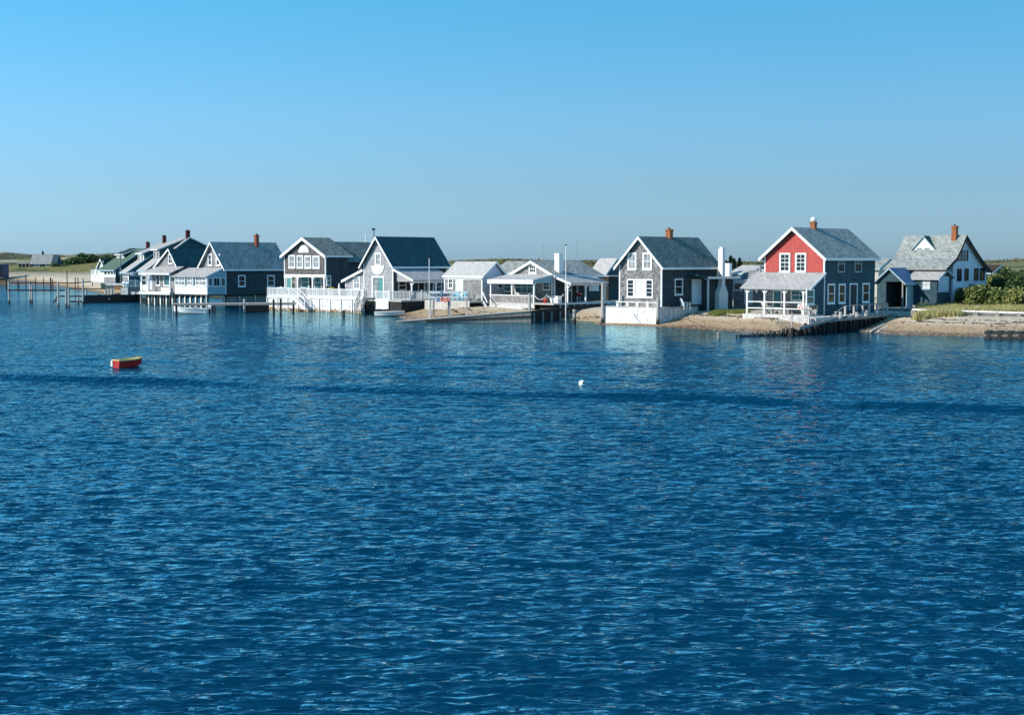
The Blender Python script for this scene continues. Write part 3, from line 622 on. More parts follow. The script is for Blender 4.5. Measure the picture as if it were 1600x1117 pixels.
yd = yr * .42; ax, az = h.fr(1443.5, 368.5, yd); bl_, bz = h.fr(1418.5, 397.5, yd); br_, _ = h.fr(1468, 397.5, yd)
mb = MB(); mb.prism([(bl_, bz - .3), (br_, bz - .3), (br_, bz), (ax, az - .1), (bl_, bz)], 'y', yd, yr + .2); h.part('dormer', mb, M['white'])
roof(h, [(bl_ - .15, bz - .12), (ax, az), (br_ + .15, bz - .12)], 'y', yd - .12, yr + .6, 'rf_teal', t=.1, trim='near', tm='teal_wall', rk=.12, fascia=False, name='dormer_roof')
for b in ((1433.2, 387.5, 1440, 394), (1444.8, 387.5, 1452, 394)): window(h, 'f', yd, b, 'glass_c', cas=.03, sill=False, tm='teal_wall')
h_sw = h
# wing with the louvred window, its small gable facing right
w1 = Sub(h, 1463.5, 127.5, 1.75); W1L = w1.sd(1487.5, 440)[0]; ya, za_ = w1.sd(1475.8, 421); e0 = w1.sd(1462, 434)[1]; xl1 = w1.fr(1424, 440)[0]
mb = MB(); mb.prism([(0, -.9), (0, e0 - .05), (ya, za_ - .16), (W1L, e0 - .1), (W1L, -.9)], 'x', xl1, 0); w1.part('wing_wall', mb, M['sh_shade_blue'])
roof(w1, [(-.25, e0 - .1), (ya, za_), (W1L - .05, e0 + .05)], 'x', xl1 - .3, .28, 'rf_light', trim='far', tm='teal_wall', rk=.18, name='wing_roof', fascia=False)
window(w1, 's', 0, (1465.5, 431.5, 1482, 456), 'lav', grid=(1, 9), tm='teal_wall', cas=.05)
window(w1, 'f', 0, (1441, 437.6, 1453.7, 452), 'curtain', grid=(2, 2), tm='teal_wall', cas=.06)
# blue-roofed gabled porch
w2 = Sub(h, 1410.7, 127.5, 1.75); xe = w2.fr(1370.5, 435)[0]; he2 = w2.za(0, 0, 437.8); hr2 = w2.za(xe / 2, 0, 418.5); yy2 = w2.sd(1443.5, 437, .3)[0]
s2 = (hr2 - he2) / (-xe / 2)
roof(w2, [(xe - .25, he2 - .25 * s2), (xe / 2, hr2), (.3, he2 - .3 * s2)], 'y', -.25, yy2 + .6, 'rf_bluetarp', tm='teal_wall', rk=.16, name='blue_porch_roof')
mb = MB(); mb.prism([(xe, he2 - .15), (0, he2 - .15), (0, he2 - .12), (xe / 2, hr2 - .14), (xe, he2 - .12)], 'y', -.02, .05); w2.part('porch_gable', mb, M['sh_shade_blue'])
mb = MB(); mb.box(xe, xe + .9, .0, .1, -.9, he2 - .1); mb.box(xe, xe + .1, .1, 4, -.9, he2 - .1); w2.part('porch_side_wall', mb, M['sh_shade_blue'])
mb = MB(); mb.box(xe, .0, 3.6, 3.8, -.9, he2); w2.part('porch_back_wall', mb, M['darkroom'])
post(w2, -.06, .05, -.5, he2 - .12, 'wood', brace=False)
mb = MB(); y_a, y_b = w2.sd(1417, 450)[0], w2.sd(1427.7, 450)[0]; mb.box(-.08, 0, y_a, y_b, -.5, he2 - .1); w2.part('shed_door', mb, M['teal_wall'])
mb = MB(); mb.box(xe - .5, 2.2, -1.4, 3.4, -.55, -.42); w2.part('porch_deck', mb, M['wood_pale'])
# ---------------------------------------------------------------- low cottage with two porches
h = Fr('house', 'low grey roofed cottage with a half walled porch and white chimney above the groin wall', 'house', 866.5, 137.9, 1.5)
p = gable_y(h, 797.5, 934, 429, 407.6, 'sh_mid', 'rf_grey', og=.25, oe=.25, L=7.2)
# ridge end as seen
window(h, 'f', 0, (826.8, 413, 838.5, 427.5), 'glass', grid=(3, 2), cas=.14)
mb = MB(); mb.box(.0, .012, .12, p.L, .05, p.he - .14); h.part('shaded_side_cladding', mb, M['sh_shade'])
dep = 2.9; xr = h.fr(834.5, 455, -dep)[0] + .12; xq = h.fr(767, 455, -dep)[0] - .1
zt = h.za(0, 0, 428.5); ze = h.za(xr, -dep, 437)
s_ = (zt - ze) / dep
roof(h, [(-dep - .25, ze - .25 * s_), (-.01, zt)], 'x', xq - .15, .0, 'rf_pale', .1, 'far', 'teal_wall', .16, fascia=False, name='porch_roof')
mb = MB(); mb.box(xq - .1, xr, -dep - .3, -dep - .25, ze - .42, ze - .04); h.part('eave_board', mb, M['white'])
mb = MB(); mb.prism([(-dep, ze - .35), (-.1, ze - .35), (-.1, zt - .15), (-dep, ze - .12)], 'x', xr - .1, xr - .05); h.part('porch_gable_panel', mb, M['teal_wall'])
for pxx in (767, 834.5): post(h, h.fr(pxx, 455, -dep)[0], -dep, 0, ze - .3)
post(h, h.fr(800, 455, -dep)[0], -dep + .02, 0, ze - .3); 
post(h, xr - .1, -.3, 0, ze - .3, w_=.09, brace=False)
zr_ = h.za(xq, -dep, 460)
mb = MB(); mb.box(xq, xr - .05, -dep - .05, -dep + .05, .0, zr_ - .08); mb.box(xq, xq + .1, -dep + .05, -.1, 0, zr_ - .08); h.part('half_wall', mb, M['sh_mid'])
mb = MB(); mb.box(xq - .05, xr, -dep - .08, -dep + .08, zr_ - .08, zr_); h.part('half_wall_cap', mb, M['white'])
mb = MB(); mb.box(xq - .05, xr + 2.4, -dep - .1, 0, -.12, .0); h.part('porch_floor', mb, M['wood_pale'])
planks(h, 'f', -dep - .06, xq, xr, -.5, -.12, 'plank', w_=.11, name='lattice_slats', jit=0)
mb = MB(); mb.box(xq, xr, -dep + .05, -dep + .08, -.5, -.12); h.part('lattice_shade_backing', mb, M['darkroom'])  # dark sheet stands in for the shade behind the slats
window(h, 'f', -.02, (805, 439, 834, 458.5), 'glass_t', grid=(3, 2), cas=.07); window(h, 'f', -.02, (787, 441, 799, 456), 'glass_t')
window(h, 's', .012, (848 + 33, 441, 860 + 33, 454), 'glass')
# room behind the porch corner with small window
mb = MB(); mb.box(.012, xr + 0.0, -.02, .05, 0, zt - .1); h.part('porch_inner_wall', mb, M['teal_wall'])
window(h, 'f', -.02, (848.3, 439.8, 859.3, 453.4), 'glass', cas=.09)
chx = h.sd(873, 420, -.6)[0]; cz = h.za(-.6, chx, 397)
mb = MB(); mb.box(-.9, -.3, chx - .3, chx + .3, p.he - .3, cz); o = h.part('chimney', mb, M['stucco']); mb = MB(); mb.box(-.95, -.25, chx - .35, chx + .35, cz - .02, cz + .06); part('chimney_cap', mb, M['stucco'], o)
# side porch (recess with posts) along the right wall
dps = 1.9; ys = h.sd(887, 455, dps)[0]; ye = h.sd(945, 455, dps)[0]
zs = h.za(dps, ys, 441.3); sl_ = (p.he - .25 - zs) / dps
roof(h, [(-.02, p.he - .12), (dps + .25, zs - .3 * sl_)], 'y', -.1, ye + .3, 'rf_light', .1, 'near', 'white', .2, fascia=False, name='side_porch_roof')
mb = MB(); mb.box(dps - .05, dps + .05, ys - .1, ye, zs - .3, zs - .12); h.part('porch_beam', mb, M['white'])
for pxx in (887, 915, 944.7): post(h, dps, h.sd(pxx, 455, dps)[0], 0, zs - .28)
mb = MB(); mb.box(.0, dps + .5, ys - 1.8, ye + .2, -.14, -.005); h.part('side_deck', mb, M['wood_pale'])
mb = MB(); mb.box(dps + .5, dps + .55, ys - 1.8, ye + .2, -.14, .03); h.part('deck_edge', mb, M['white_old'])
door(h, 's', .012, (892, 444, 902, 472), 'darkroom'); window(h, 's', .012, (920, 442.8, 935, 453.8), 'curtain', grid=(2, 2))
# dark crib wall under the deck
mb = MB(); mb.box(xr + .2, dps + .4, -dep + .4, ys - 1.9, -1.7, -.16); mb.box(.2, dps + .35, ys - 1.8, ye, -1.7, -.16); h.part('under_deck_wall', mb, M['wood_dark'])
for k in range(8):
    mb = MB(); q = ys - 1.6 + (ye - ys + 1.4) * k / 7; mb.box(dps + .36, dps + .5, q - .07, q + .07, -1.6, -.14); h.part('deck_post', mb, M['wood_pale'])
for k in range(3):
    mb = MB(); mb.box(dps + .38, dps + .46, ys + 1.2 + k * 2.0, ys + 2.9 + k * 2.0, -.85 - .0 * k, -.3); h.part('loose_panel', mb, M['wood'])
# skirt in front (pale planks)
mb = MB(); hx0 = h.fr(757, 486, -dep - .5)[0]; hx1 = h.fr(816.5, 486, -dep - .5)[0]; planks(h, 'f', -dep - .45, hx0, hx1, -1.45, -.36, 'plank_w', w_=.34, name='front_skirt_planks')
h_cot = h; xr_c, dep_c, xq_c = xr, dep, xq
chair(h, xq + 3.0, -1.6, 0, 2.8, 'white', 'white porch chair behind the shingled half wall, left of the big teal window')
chair(h, xq + 1.4, -1.5, 0, 3.6, 'wood_dark', 'dark porch chair behind the left end of the shingled half wall')
gr_ = place('grill', 'red lidded kettle grill under the side porch roof between its posts', 'grill', h, .9, h.sd(905, 460, .9)[0], 0)
mb = MB(); mb.lathe((0, 0, .72), [(.08, -.2), (.26, -.1), (.3, 0)], 12); part('bowl', mb, M['black'], gr_)
mb = MB(); mb.lathe((0, 0, .73), [(.31, 0), (.27, .14), (.1, .24)], 12); part('lid', mb, M['red_pl'], gr_)
for a in range(3): mb = MB(); mb.tube((.25 * math.cos(a * 2.1), .25 * math.sin(a * 2.1), 0), (.1 * math.cos(a * 2.1), .1 * math.sin(a * 2.1), .6), .02, n=6); part('leg', mb, M['metal'], gr_)
bx = place('storage_box', 'white slatted storage box on the deck corner beside red items', 'box', h, xr + .9, -.9, 0)
mb = MB(); mb.box(-.5, .5, -.3, .3, 0, .62); part('box_body', mb, M['white_old'], bx); mb = MB(); mb.box(-.54, .54, -.34, .34, .62, .68); part('lid', mb, M['white'], bx)
bk = place('bucket', 'red bucket and gear at the foot of the white storage box', 'bucket', h, xr + .1, -1.5, 0)
mb = MB(); mb.lathe((0, 0, 0), [(.16, 0), (.22, .4)], 10); part('pail', mb, M['red_pl'], bk)
mb = MB(); mb.beam((-.2, 0, .4), (.2, 0, .4), .03, .03); mb.beam((-.2, 0, .38), (-.2, 0, .42), .04, .04); part('handle', mb, M['white'], bk)

# ---------------------------------------------------------------- small white and grey cottage
h = Fr('house', 'small shingled cottage with pale roof and white door behind the blue chairs', 'house', 754.2, 140.5, 1.6)
W_ = -h.fr(694.5, 450)[0]; e0 = h.za(0, 0, 430.5); ya, za_ = h.sd(775.7, 408.8, .2); L_ = h.sd(792.5, 424)[0]; L_ = max(L_, ya * 1.85)
xrl = h.fr(716.6, 409.2, ya)[0]
mb = MB(); mb.prism([(0, -.6), (0, e0 - .1), (ya, za_ - .16), (L_, e0 - .3), (L_, -.6)], 'x', -W_, 0); h.part('wall', mb, M['sh_mid'])
roof(h, [(-.15, e0 - .06), (ya, za_), (L_ + .15, e0 - .3)], 'x', -W_ - .15, .2, 'rf_pale', trim='far', rk=.2)
mb = MB(); mb.box(-W_, 0, -.05, -.002, e0 - .42, e0 - .1); h.part('frieze_board', mb, M['white']); corner(h, -.03, -.02, -.4, e0 - .1); corner(h, -W_ + .08, -.02, -.4, e0 - .1)
mb = MB(); mb.box(.002, .014, .1, L_ * .98, -.4, e0 - .35); mb.prism([(.1, e0 - .35), (ya, za_ - .3), (L_ * .95, e0 - .4)], 'x', .002, .014); h.part('gable_cladding', mb, M['lav'])
window(h, 'f', 0, (700.5, 433.5, 708.4, 451), 'glass', grid=(2, 2)); door(h, 'f', 0, (712.5, 431.5, 724.5, 465.5), 'white'); window(h, 's', .014, (777, 437.8, 785.2, 450.8), 'glass')
lamp_x = h.fr(731, 436)[0]
# deck in front
yd_ = -2.5; z_d = 0.0
mb = MB(); mb.box(-W_ - .3, .6, yd_, -.05, -.14, 0); h.part('deck_floor', mb, M['wood_pale'])
planks(h, 'f', yd_ + .02, -W_ - .3, .6, -.9, -.14, 'wood_pale', w_=.16); 
h_sm = h; W_sm = W_
chair(h, h.fr(712, 458, -1.6)[0], -1.6, 0, .3, 'blue_chair', 'turquoise slatted chair in front of the white door, the left of the pair')
chair(h, h.fr(723, 458, -1.6)[0], -1.6, 0, -.2, 'blue_chair', 'turquoise slatted chair in front of the white door, the right of the pair')
chair(h, h.fr(698, 460, -1.9)[0], -1.9, 0, .6, 'navy', 'navy blue deck chair left of the turquoise chairs')
chair(h, h.fr(736, 462, -1.3)[0], -1.3, 0, -.6, 'metal', 'grey deck chair right of the turquoise chairs')
st = place('ramp', 'short white stair rail beside the cottage with shaded lavender side', 'ramp', h, .5, -.6, 0)
mb = MB(); mb.beam((0, 0, .95), (1.6, -1.0, -.1), .12, .07); part('handrail', mb, M['white'], st); mb = MB(); mb.box(-.06, .06, -.06, .06, -.3, 1.05); part('post', mb, M['white'], st); mb = MB(); mb.beam((0, .1, .0), (1.6, -.9, -.8), .14, .1); part('stringer', mb, M['white'], st)
# ---------------------------------------------------------------- grey sea cottage with oval board, steep teal roof
h = Fr('house', 'steep teal roofed pale shingled house with an oval board under its gable window', 'house', 614.3, 150, 1.45)
p = gable_y(h, 568.5, 697.3, 410.6, 369.5, 'sh_pale', 'rf_teal', og=.4, oe=.35, trim='both')
mb = MB(); mb.box(.0, .012, .12, p.L, .1, p.he - .14); h.part('shaded_side_cladding', mb, M['sh_shade'])
window(h, 'f', 0, (586, 395.3, 596, 415.7), 'glass_c', grid=(2, 2), cas=.17)
xo, zo = h.fr(590.5, 415.5); rr_ = h.fr(600.6, 415)[0] - xo
mb = MB(); mb.prism([(xo + rr_ * math.cos(a), zo + rr_ * .95 * math.sin(a)) for a in [math.pi + math.pi * k / 16 for k in range(17)]], 'y', -.07, -.01); h.part('half_round_board', mb, M['plank_w'])
door(h, 'f', 0, (581.2, 431.5, 600.9, 467), 'teal_door', cas=.17)
x0, x1, z0, z1 = rect(h, 'f', 0, (583, 435, 592, 466)); mb = MB(); mb.box(x0, x1, -.05, -.02, z0, z1); h.part('screen_panel', mb, M['glass_c'])
# pipe chimney
mb = MB(); q = h.fr(583.7, 372, 2.5); zt = h.za(q[0], 2.5, 359.5); mb.tube((q[0], 2.5, p.he + 1), (q[0], 2.5, zt), .12, n=8); o = h.part('stove_pipe', mb, M['metal']); mb = MB(); mb.lathe((q[0], 2.5, zt), [(.2, 0), (.2, .12), (.05, .2)], 8); part('pipe_cap', mb, M['black'], o)
# left lean-to
xa = h.fr(540, 450, .3)[0]; z0_, z1_ = h.za(-p.W, .3, 419.5), h.za(xa, .3, 436.5)
mb = MB(); mb.prism([(xa, 0), (-p.W - .01, 0), (-p.W - .01, z0_ - .2), (xa, z1_ - .2)], 'y', .3, p.L * .8); h.part('lean_to_wall', mb, M['sh_pale'])
sl = (z0_ - z1_) / (-p.W - xa)
roof(h, [(xa - .35, z1_ - .35 * sl), (-p.W - .02, z0_)], 'y', 0, p.L * .8, 'rf_grey', name='lean_to_roof', fascia=False); corner(h, xa + .08, .28, 0, z1_ - .2)
window(h, 'f', .3, (552.2, 432, 562.9, 452.2), 'glass_c', grid=(2, 2), cas=.15)
# right porch
dps = 1.75; ys = .35; zA = h.za(0, ys, 420); xB, zB = h.fr(649, 437.5, ys); sl_ = (zA - zB) / xB; ye = h.sd(697, 430, 1.5)[0]
roof(h, [(.01, zA), (xB, zB)], 'y', ys - .3, ye, 'rf_light', .1, 'near', 'white', .22, fascia=False, name='porch_roof')
mb = MB(); mb.box(xB - .3, xB - .2, ys, ye, zB - .32, zB - .1); h.part('porch_beam', mb, M['white'])
mb = MB(); mb.prism([(.02, zB - .2), (xB - .35, zB - .2), (.02, zA - .25)], 'y', ys + .02, ys + .1); h.part('porch_gable', mb, M['sh_pale'])
for pxx in (643.5, 681): post(h, xB - .25, h.sd(pxx, 455, xB - .25)[0], -.05, zB - .3)
for b in ((622, 438.5, 634.5, 453.8), (662, 439, 668, 462)): window(h, 's', .012, b, 'glass', cas=.1)
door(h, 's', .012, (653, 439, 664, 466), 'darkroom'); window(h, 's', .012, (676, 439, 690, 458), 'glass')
mb = MB(); mb.box(0, xB, -1.7, ye, -.14, 0); mb.box(-p.W + 1, 0, -1.7, -.02, -.14, 0); h.part('deck_floor', mb, M['wood_pale'])
xd0 = h.fr(587.5, 470, -1.7)[0]; xd1 = h.fr(607.5, 470, -1.7)[0]
mb = MB(); h.part('deck_trim', MB().box(xd0, xd1, -1.76, -1.71, -.2, .02), M['white'])
rail(h, [(xd0, -1.65, 0), (xd1, -1.65, 0)], .9); planks(h, 'f', -1.7, xd0, xd1, -.95, -.2, 'plank_w')
rail(h, [(xd1 + .1, -1.6, 0), (xB - .1, -.3, 0), (xB - .1, ye, 0)], .9)
planks(h, 's', xB, -1.7, ye, -1.5, -.14, 'wood_dark', w_=.2)
mb = MB(); mb.box(-p.W + 1.2, xB - .05, -1.6, .0, -1.6, -.16); mb.box(-.3, xB - .05, 0, ye, -1.6, -.16); mb.box(xa, -p.W + 1.2, .4, 1, -1.6, 0); h.part('foundation', mb, M['wood_dark'])  # near-black boxes stand in for the shade under deck and porch
h_oval = h; p_oval = p
# ---------------------------------------------------------------- long white deck with bulkhead
hb = Fr('deck', 'long white railed deck over an orange stained plank bulkhead with two stairways', 'deck', 568.5, 150.3, 0.0)
zt_ = hb.za(0, 0, 465.5); xa = hb.fr(471, 475)[0]; xb = hb.fr(418.8, 475)[0]; zt2 = zt_
mb = MB(); mb.box(xb, 0, -.0, .12, -.8, zt_ - .1); hb.part('bulkhead_wall', mb, M['white_old'])
planks(hb, 'f', 0, xa, 0, .22, zt_ - .12, 'plank_w', w_=.2, name='bulkhead_planks'); planks(hb, 'f', 0, xb, xa - .2, .2, zt_ - .12, 'plank_w', w_=.2, name='bulkhead_planks')
mb = MB()
for k in range(70):
    q = xb + (-xb) * (k + random.random()) / 70; mb.box(q - .12, q + .1, -.075, -.02, -.3, random.uniform(.12, .42))
hb.part('stained_plank_feet', mb, M['stain'], kind='stuff')
mb = MB(); mb.box(xb, 0, -.06, 3.4, zt_ - .12, zt_); hb.part('deck_floor', mb, M['plank'])
mb = MB(); mb.box(xa, 0, -.12, -.062, zt_ - .22, zt_ + .02); mb.box(xb, xa, -.12, -.062, zt_ - .22, zt_ + .02); hb.part('cap_board', mb, M['white'])
rail(hb, [(xb, -.02, zt_), (xa - .1, -.02, zt_)], .85); rail(hb, [(xa + .9, -.02, zt_), (0, -.02, zt_)], .85, step=.12)
rail(hb, [(xb, -.02, zt_), (xb, 2.6, zt_)], .85); rail(hb, [(xa + .9, -.02, zt_), (xa + .9, 1.2, zt_)], .85)
for k in range(10):
    q = xb + (-xb) * k / 9.0; mb = MB(); mb.box(q - .06, q + .06, -.16, -.125, .1, zt_ - .2); hb.part('batten', mb, M['white'])
def stairs(h, x0, z0, x1, z1, y0, wd, m='white', rails=True):
    n = 7; st_ = MB(); st_.beam((x0, y0, z0 - .1), (x1, y0, z1 - .1), .06, .22); h.part('stair_stringer', st_, M[m]); st_ = MB(); st_.beam((x0, y0 - wd, z0 - .1), (x1, y0 - wd, z1 - .1), .06, .22); h.part('stair_stringer', st_, M[m])
    for k in range(n):
        f = (k + .5) / n; x = x0 + (x1 - x0) * f; z = z0 + (z1 - z0) * f; b = MB(); b.box(x - .15, x + .15, y0 - wd, y0, z - .02, z + .02); h.part('stair_tread', b, M['plank'])
    if rails:
        for yy in (y0, y0 - wd):
            b = MB(); b.beam((x0, yy, z0 + .85), (x1, yy, z1 + .85), .07, .07); b.beam((x0, yy, z0 + .4), (x1, yy, z1 + .4), .05, .05)
            for f in (0, .5, 1): b.box(x0 + (x1 - x0) * f - .04, x0 + (x1 - x0) * f + .04, yy - .04, yy + .04, z0 + (z1 - z0) * f - .1, z0 + (z1 - z0) * f + .9)
            h.part('stair_rail', b, M[m])
q0 = hb.fr(462, 465, -.6); q1 = hb.fr(481, 484, -.6); stairs(hb, q0[0], zt_, q1[0], .35, -.2, .8)
q1 = hb.fr(557.5, 484, -.8); stairs(hb, .6, zt_ - .1, q1[0], .2, -.2, .9, 'wood')
mb = MB()
for k in range(26):
    q = random.uniform(xa - 1.4, xa + .6) ; s__ = random.uniform(.12, .28); mb.lathe((q, random.uniform(-.9, -.2), -.2), [(s__, 0), (s__ * 1.1, s__ * .8), (s__ * .5, s__ * 1.8)], 6)
ro = part('rocks', mb, M['stain'], None); ro.location = hb.C; ro.rotation_euler = (0, 0, -hb.t); ro['kind'] = 'stuff'; tag(ro, 'brown rocks heaped at the foot of the white deck stairs', 'rocks')
hb_deck = hb; zt_deck = zt_
# ---------------------------------------------------------------- four-window house with fan window
h = Fr('house', 'grey shingled house with four upper windows and a white fan shape in its gable', 'house', 509.1, 160, 1.55)
p = gable_y(h, 444.2, 530.5, 397, 371, 'sh_brown', 'rf_blue', og=.35, oe=.35, zb=h.za(0, 0, 429.5), L=3.4, rk=.34)
zu = h.za(0, 0, 429.5)
mb = MB(); mb.box(0, .012, .12, p.L, 0, p.he - .15); h.part('shaded_side_cladding', mb, M['sh_shade'])
mb = MB(); mb.box(-p.W, 0, 1.5, p.L, 0, zu); h.part('lower_wall', mb, M['sh_mid']); mb = MB(); mb.box(-.1, 0, .4, 1.5, 0, zu); h.part('porch_side_wall', mb, M['sh_shade'])
mb = MB(); mb.box(-p.W - .03, .03, -.04, 0.1, zu - .28, zu + .02); h.part('porch_beam', mb, M['white'])
xo, zo = h.fr(475, 395); rr_ = h.fr(483, 395)[0] - xo
mb = MB(); mb.prism([(xo + rr_ * math.cos(a), zo + rr_ * .95 * math.sin(a)) for a in [math.pi * k / 16 for k in range(17)]], 'y', -.07, -.01); o = h.part('fan_board', mb, M['white'])
mb = MB()
for k in range(1, 6): a = math.pi * k / 6; mb.beam((xo, -.08, zo + .03), (xo + rr_ * .9 * math.cos(a), -.08, zo + rr_ * .85 * math.sin(a)), .04, .03)
part('fan_rib', mb, M['white_ply'], o)
for b in ((451.3, 398.5, 461.8, 419.2), (464, 399, 474.2, 419.3), (476.3, 399.4, 486.8, 419.5), (488.8, 399.7, 499.9, 419.6)): window(h, 'f', 0, b, 'glass_c', grid=(2, 2), cas=.16)
for pxx in (446, 465.5, 488.8, 507): post(h, h.fr(pxx, 440)[0], .0, 0, zu - .25, w_=.17)
for b, m_ in (((470.5, 432, 483, 450.5), 'glass_t'), ((492, 432, 503, 452), 'glass_t')): window(h, 'f', 1.5, b, m_, cas=.08)
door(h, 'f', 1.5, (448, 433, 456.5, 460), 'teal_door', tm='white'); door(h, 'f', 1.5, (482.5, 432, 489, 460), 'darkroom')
mb = MB(); mb.box(-p.W, 0, -.05, 1.5, zu - .08, zu - .02); h.part('porch_ceiling', mb, M['white'])
mb = MB(); mb.box(-p.W, 0.4, -1.0, 4.5, -.5, -.02); h.part('floor', mb, M['wood'])
# rear, wider block
w1 = Sub(h, 528, 162.2, 1.55)
L1 = w1.sd(577, 378, -2.6)[0]; he1 = w1.za(0, 0, 406.5); hr1 = w1.za(-2.6, 0, 377.5)
mb = MB(); mb.prism([(-5.2, 0), (0, 0), (0, he1 - .14), (-2.6, hr1 - .14), (-5.2, he1 - .14)], 'y', 0, L1); w1.part('rear_wall', mb, M['sh_shade'])
s1 = (hr1 - he1) / 2.6; roof(w1, [(-5.5, he1 - .3 * s1), (-2.6, hr1), (.3, he1 - .3 * s1)], 'y', -.1, L1, 'rf_blue', name='rear_roof', tm='wood_dark', rk=.15)
q = w1.sd(571.5, 372, -2.6)[0]; mb = MB(); mb.tube((-2.6, q, hr1 - .2), (-2.6, q, w1.za(-2.6, q, 365.5)), .07, n=7); w1.part('vent_pipe', mb, M['stucco'])
window(h, 's', .012, (510, 430.3, 517, 446.5), 'glass_t', cas=.1); door(w1, 's', 0, (521.5, 436, 532.6, 462), 'darkroom'); 
x0, x1, z0, z1 = rect(w1, 's', 0, (533, 428, 541, 462)); mb = MB(); w1.part('trellis_panel', mb.beam((.3, x0, 0), (.05, x0, z1), .08, .3).beam((.05, x0, z1), (.3, x1, z0 + 1.2), .08, .08), M['blue_door'])
h4 = h
cu = [('folded white parasol', 545, 1.0)]
pb = place('parasol', 'folded white parasol standing on the long deck before the dark wall', 'parasol', hb_deck, hb_deck.fr(530, 460, 1.5)[0], 1.5, zt_deck)
mb = MB(); mb.tube((0, 0, 0), (0, 0, 1.5), .03, n=6); part('pole', mb, M['white'], pb); mb = MB(); mb.lathe((0, 0, .3), [(.13, 0), (.17, .15), (.1, .9), (.03, 1.2)], 8); part('folded_canopy', mb, M['white'], pb)
tb = place('planter', 'pale planter with a yellow green shrub by the porch corner post', 'planter', h, .6, .4, 0)
mb = MB(); mb.box(-.5, .5, -.2, .2, 0, .75); part('tub', mb, M['wood_pale'], tb); mb = MB(); mb.lathe((0, 0, .75), [(.4, 0), (.46, .12), (.25, .3)], 9); part('shrub', mb, plain('yellow_green_leaves', (.30, .30, .06)), tb)
table(hb_deck, hb_deck.fr(455, 458, 1.2)[0], 1.2, zt_deck, 'white', 'round white table on the left end of the long deck')
for k, (pxx, lb) in enumerate(((436, 'white deck chair on the left end of the long deck, nearest its corner'), (446, 'white deck chair on the left end of the long deck, beside the table'))):
    chair(hb_deck, hb_deck.fr(pxx, 458, 1.4)[0], 1.4, zt_deck, .4 + k, 'white', lb)
# ---------------------------------------------------------------- grey-roofed house on piles with a glazed porch
h = Fr('house', 'grey roofed house on piles with a glazed white porch and small red chimney', 'house', 352.8, 172, 1.51)
p = gable_y(h, 313.5, 447, 416.5, 378, 'sh_mid', 'rf_grey', og=.4, oe=.3, trim='both')
mb = MB(); mb.box(.0, .012, .0, p.L, -.05, p.he - .15); h.part('shaded_side_cladding', mb, M['sh_shade'])
for b in ((325, 397, 331.6, 415.5), (337.6, 397, 344.2, 415.5)): window(h, 'f', 0, b, 'glass', grid=(1, 2), cas=.17)
for b in ((371.7, 430, 383.4, 448.4), (417, 430, 429, 448)): window(h, 's', .012, b, 'glass', cas=.14)
yc = h.sd(398.6, 380, -p.W / 2)[0]; chimney(h, -p.W / 2 + .3, yc, p.hr - .7, h.za(-p.W / 2, yc, 367), .55, 'brick')
yp = h.sd(323.7, 445)[0]; dep = abs(yp); xq = h.fr(273, 440, -dep)[0]; xr = 0.0
zt = h.za(0, 0, 416.5); ze = h.za(0, -dep, 431); s_ = (zt - ze) / dep
roof(h, [(-dep - .25, ze - .25 * s_), (-.41, zt - .41 * s_)], 'x', xq - .3, .02, 'rf_light', .1, 'far', 'white', .14, fascia=False, name='porch_roof')
zw0 = h.za(0, -dep, 446.5); 
mb = MB(); mb.box(xq, -.0, -dep, -dep + .1, 0, ze - .12); mb.box(xq, xq + .1, -dep + .1, 0, 0, ze - .12); h.part('porch_front_wall', mb, M['white_ply'])
mb = MB(); mb.prism([(-dep + .1, 0), (-.01, 0), (-.01, zt - .13), (-dep + .1, ze - .13)], 'x', -.1, 0); h.part('porch_end_wall', mb, M['teal_wall'])
n = 3; pxs = [(273.8, 289.8), (292.6, 301.8), (305.6, 322.3)]
for a, b_ in pxs: window(h, 'f', -dep, (a, 431.8, b_, 446.5), 'glass_c', grid=(3, 2), cas=.1, th_=.06)
for a in (291.2, 303.7):
    x0, x1, z0, z1 = rect(h, 'f', -dep, (a - 1.2, 432.5, a + 1.2, 446)); mb = MB(); mb.box(x0, x1, -dep - .03, -dep, z0, z1); h.part('dark_pane', mb, M['glass_t'])
for a, b_ in ((324.5, 331.5), (333, 343.5), (345, 352)): window(h, 's', 0, (a, 434, b_, 447.6), 'glass', grid=(2, 1), cas=.08)
# piles and pale sheets under the porch
mb = MB(); mb.box(xq, 0, -dep, 0.2, -.14, 0); mb.box(xq, 0, .2, p.L, -.2, -.05); h.part('floor', mb, M['wood_dark'])
for k in range(7):
    q = xq + (-xq) * k / 6; mb = MB(); pile(mb, q, -dep + .1, -2.2, -.14, .12); h.part('pile', mb, M['wood_dark'])
    if k < 6: mb = MB(); mb.box(q + .3, q + (-xq) / 6 - .28, -dep + .35, -dep + .42, -1.7, -.16); h.part('pale_sheet', mb, M['white_old'])
for k in range(6):
    q = -dep + (p.L + dep) * k / 5; mb = MB(); pile(mb, -.1, q, -2.2, -.12, .12); h.part('pile', mb, M['wood_pale'])
planks(h, 's', -.3, .3, p.L, -1.2, -.25, 'wood', w_=.34, name='under_house_slats')
mb = MB(); mb.box(-.6, -.5, .3, p.L, -1.6, -.2); h.part('under_house_shade', mb, M['darkroom'])  # near-black sheet in place of the shade below the floor
h6 = h
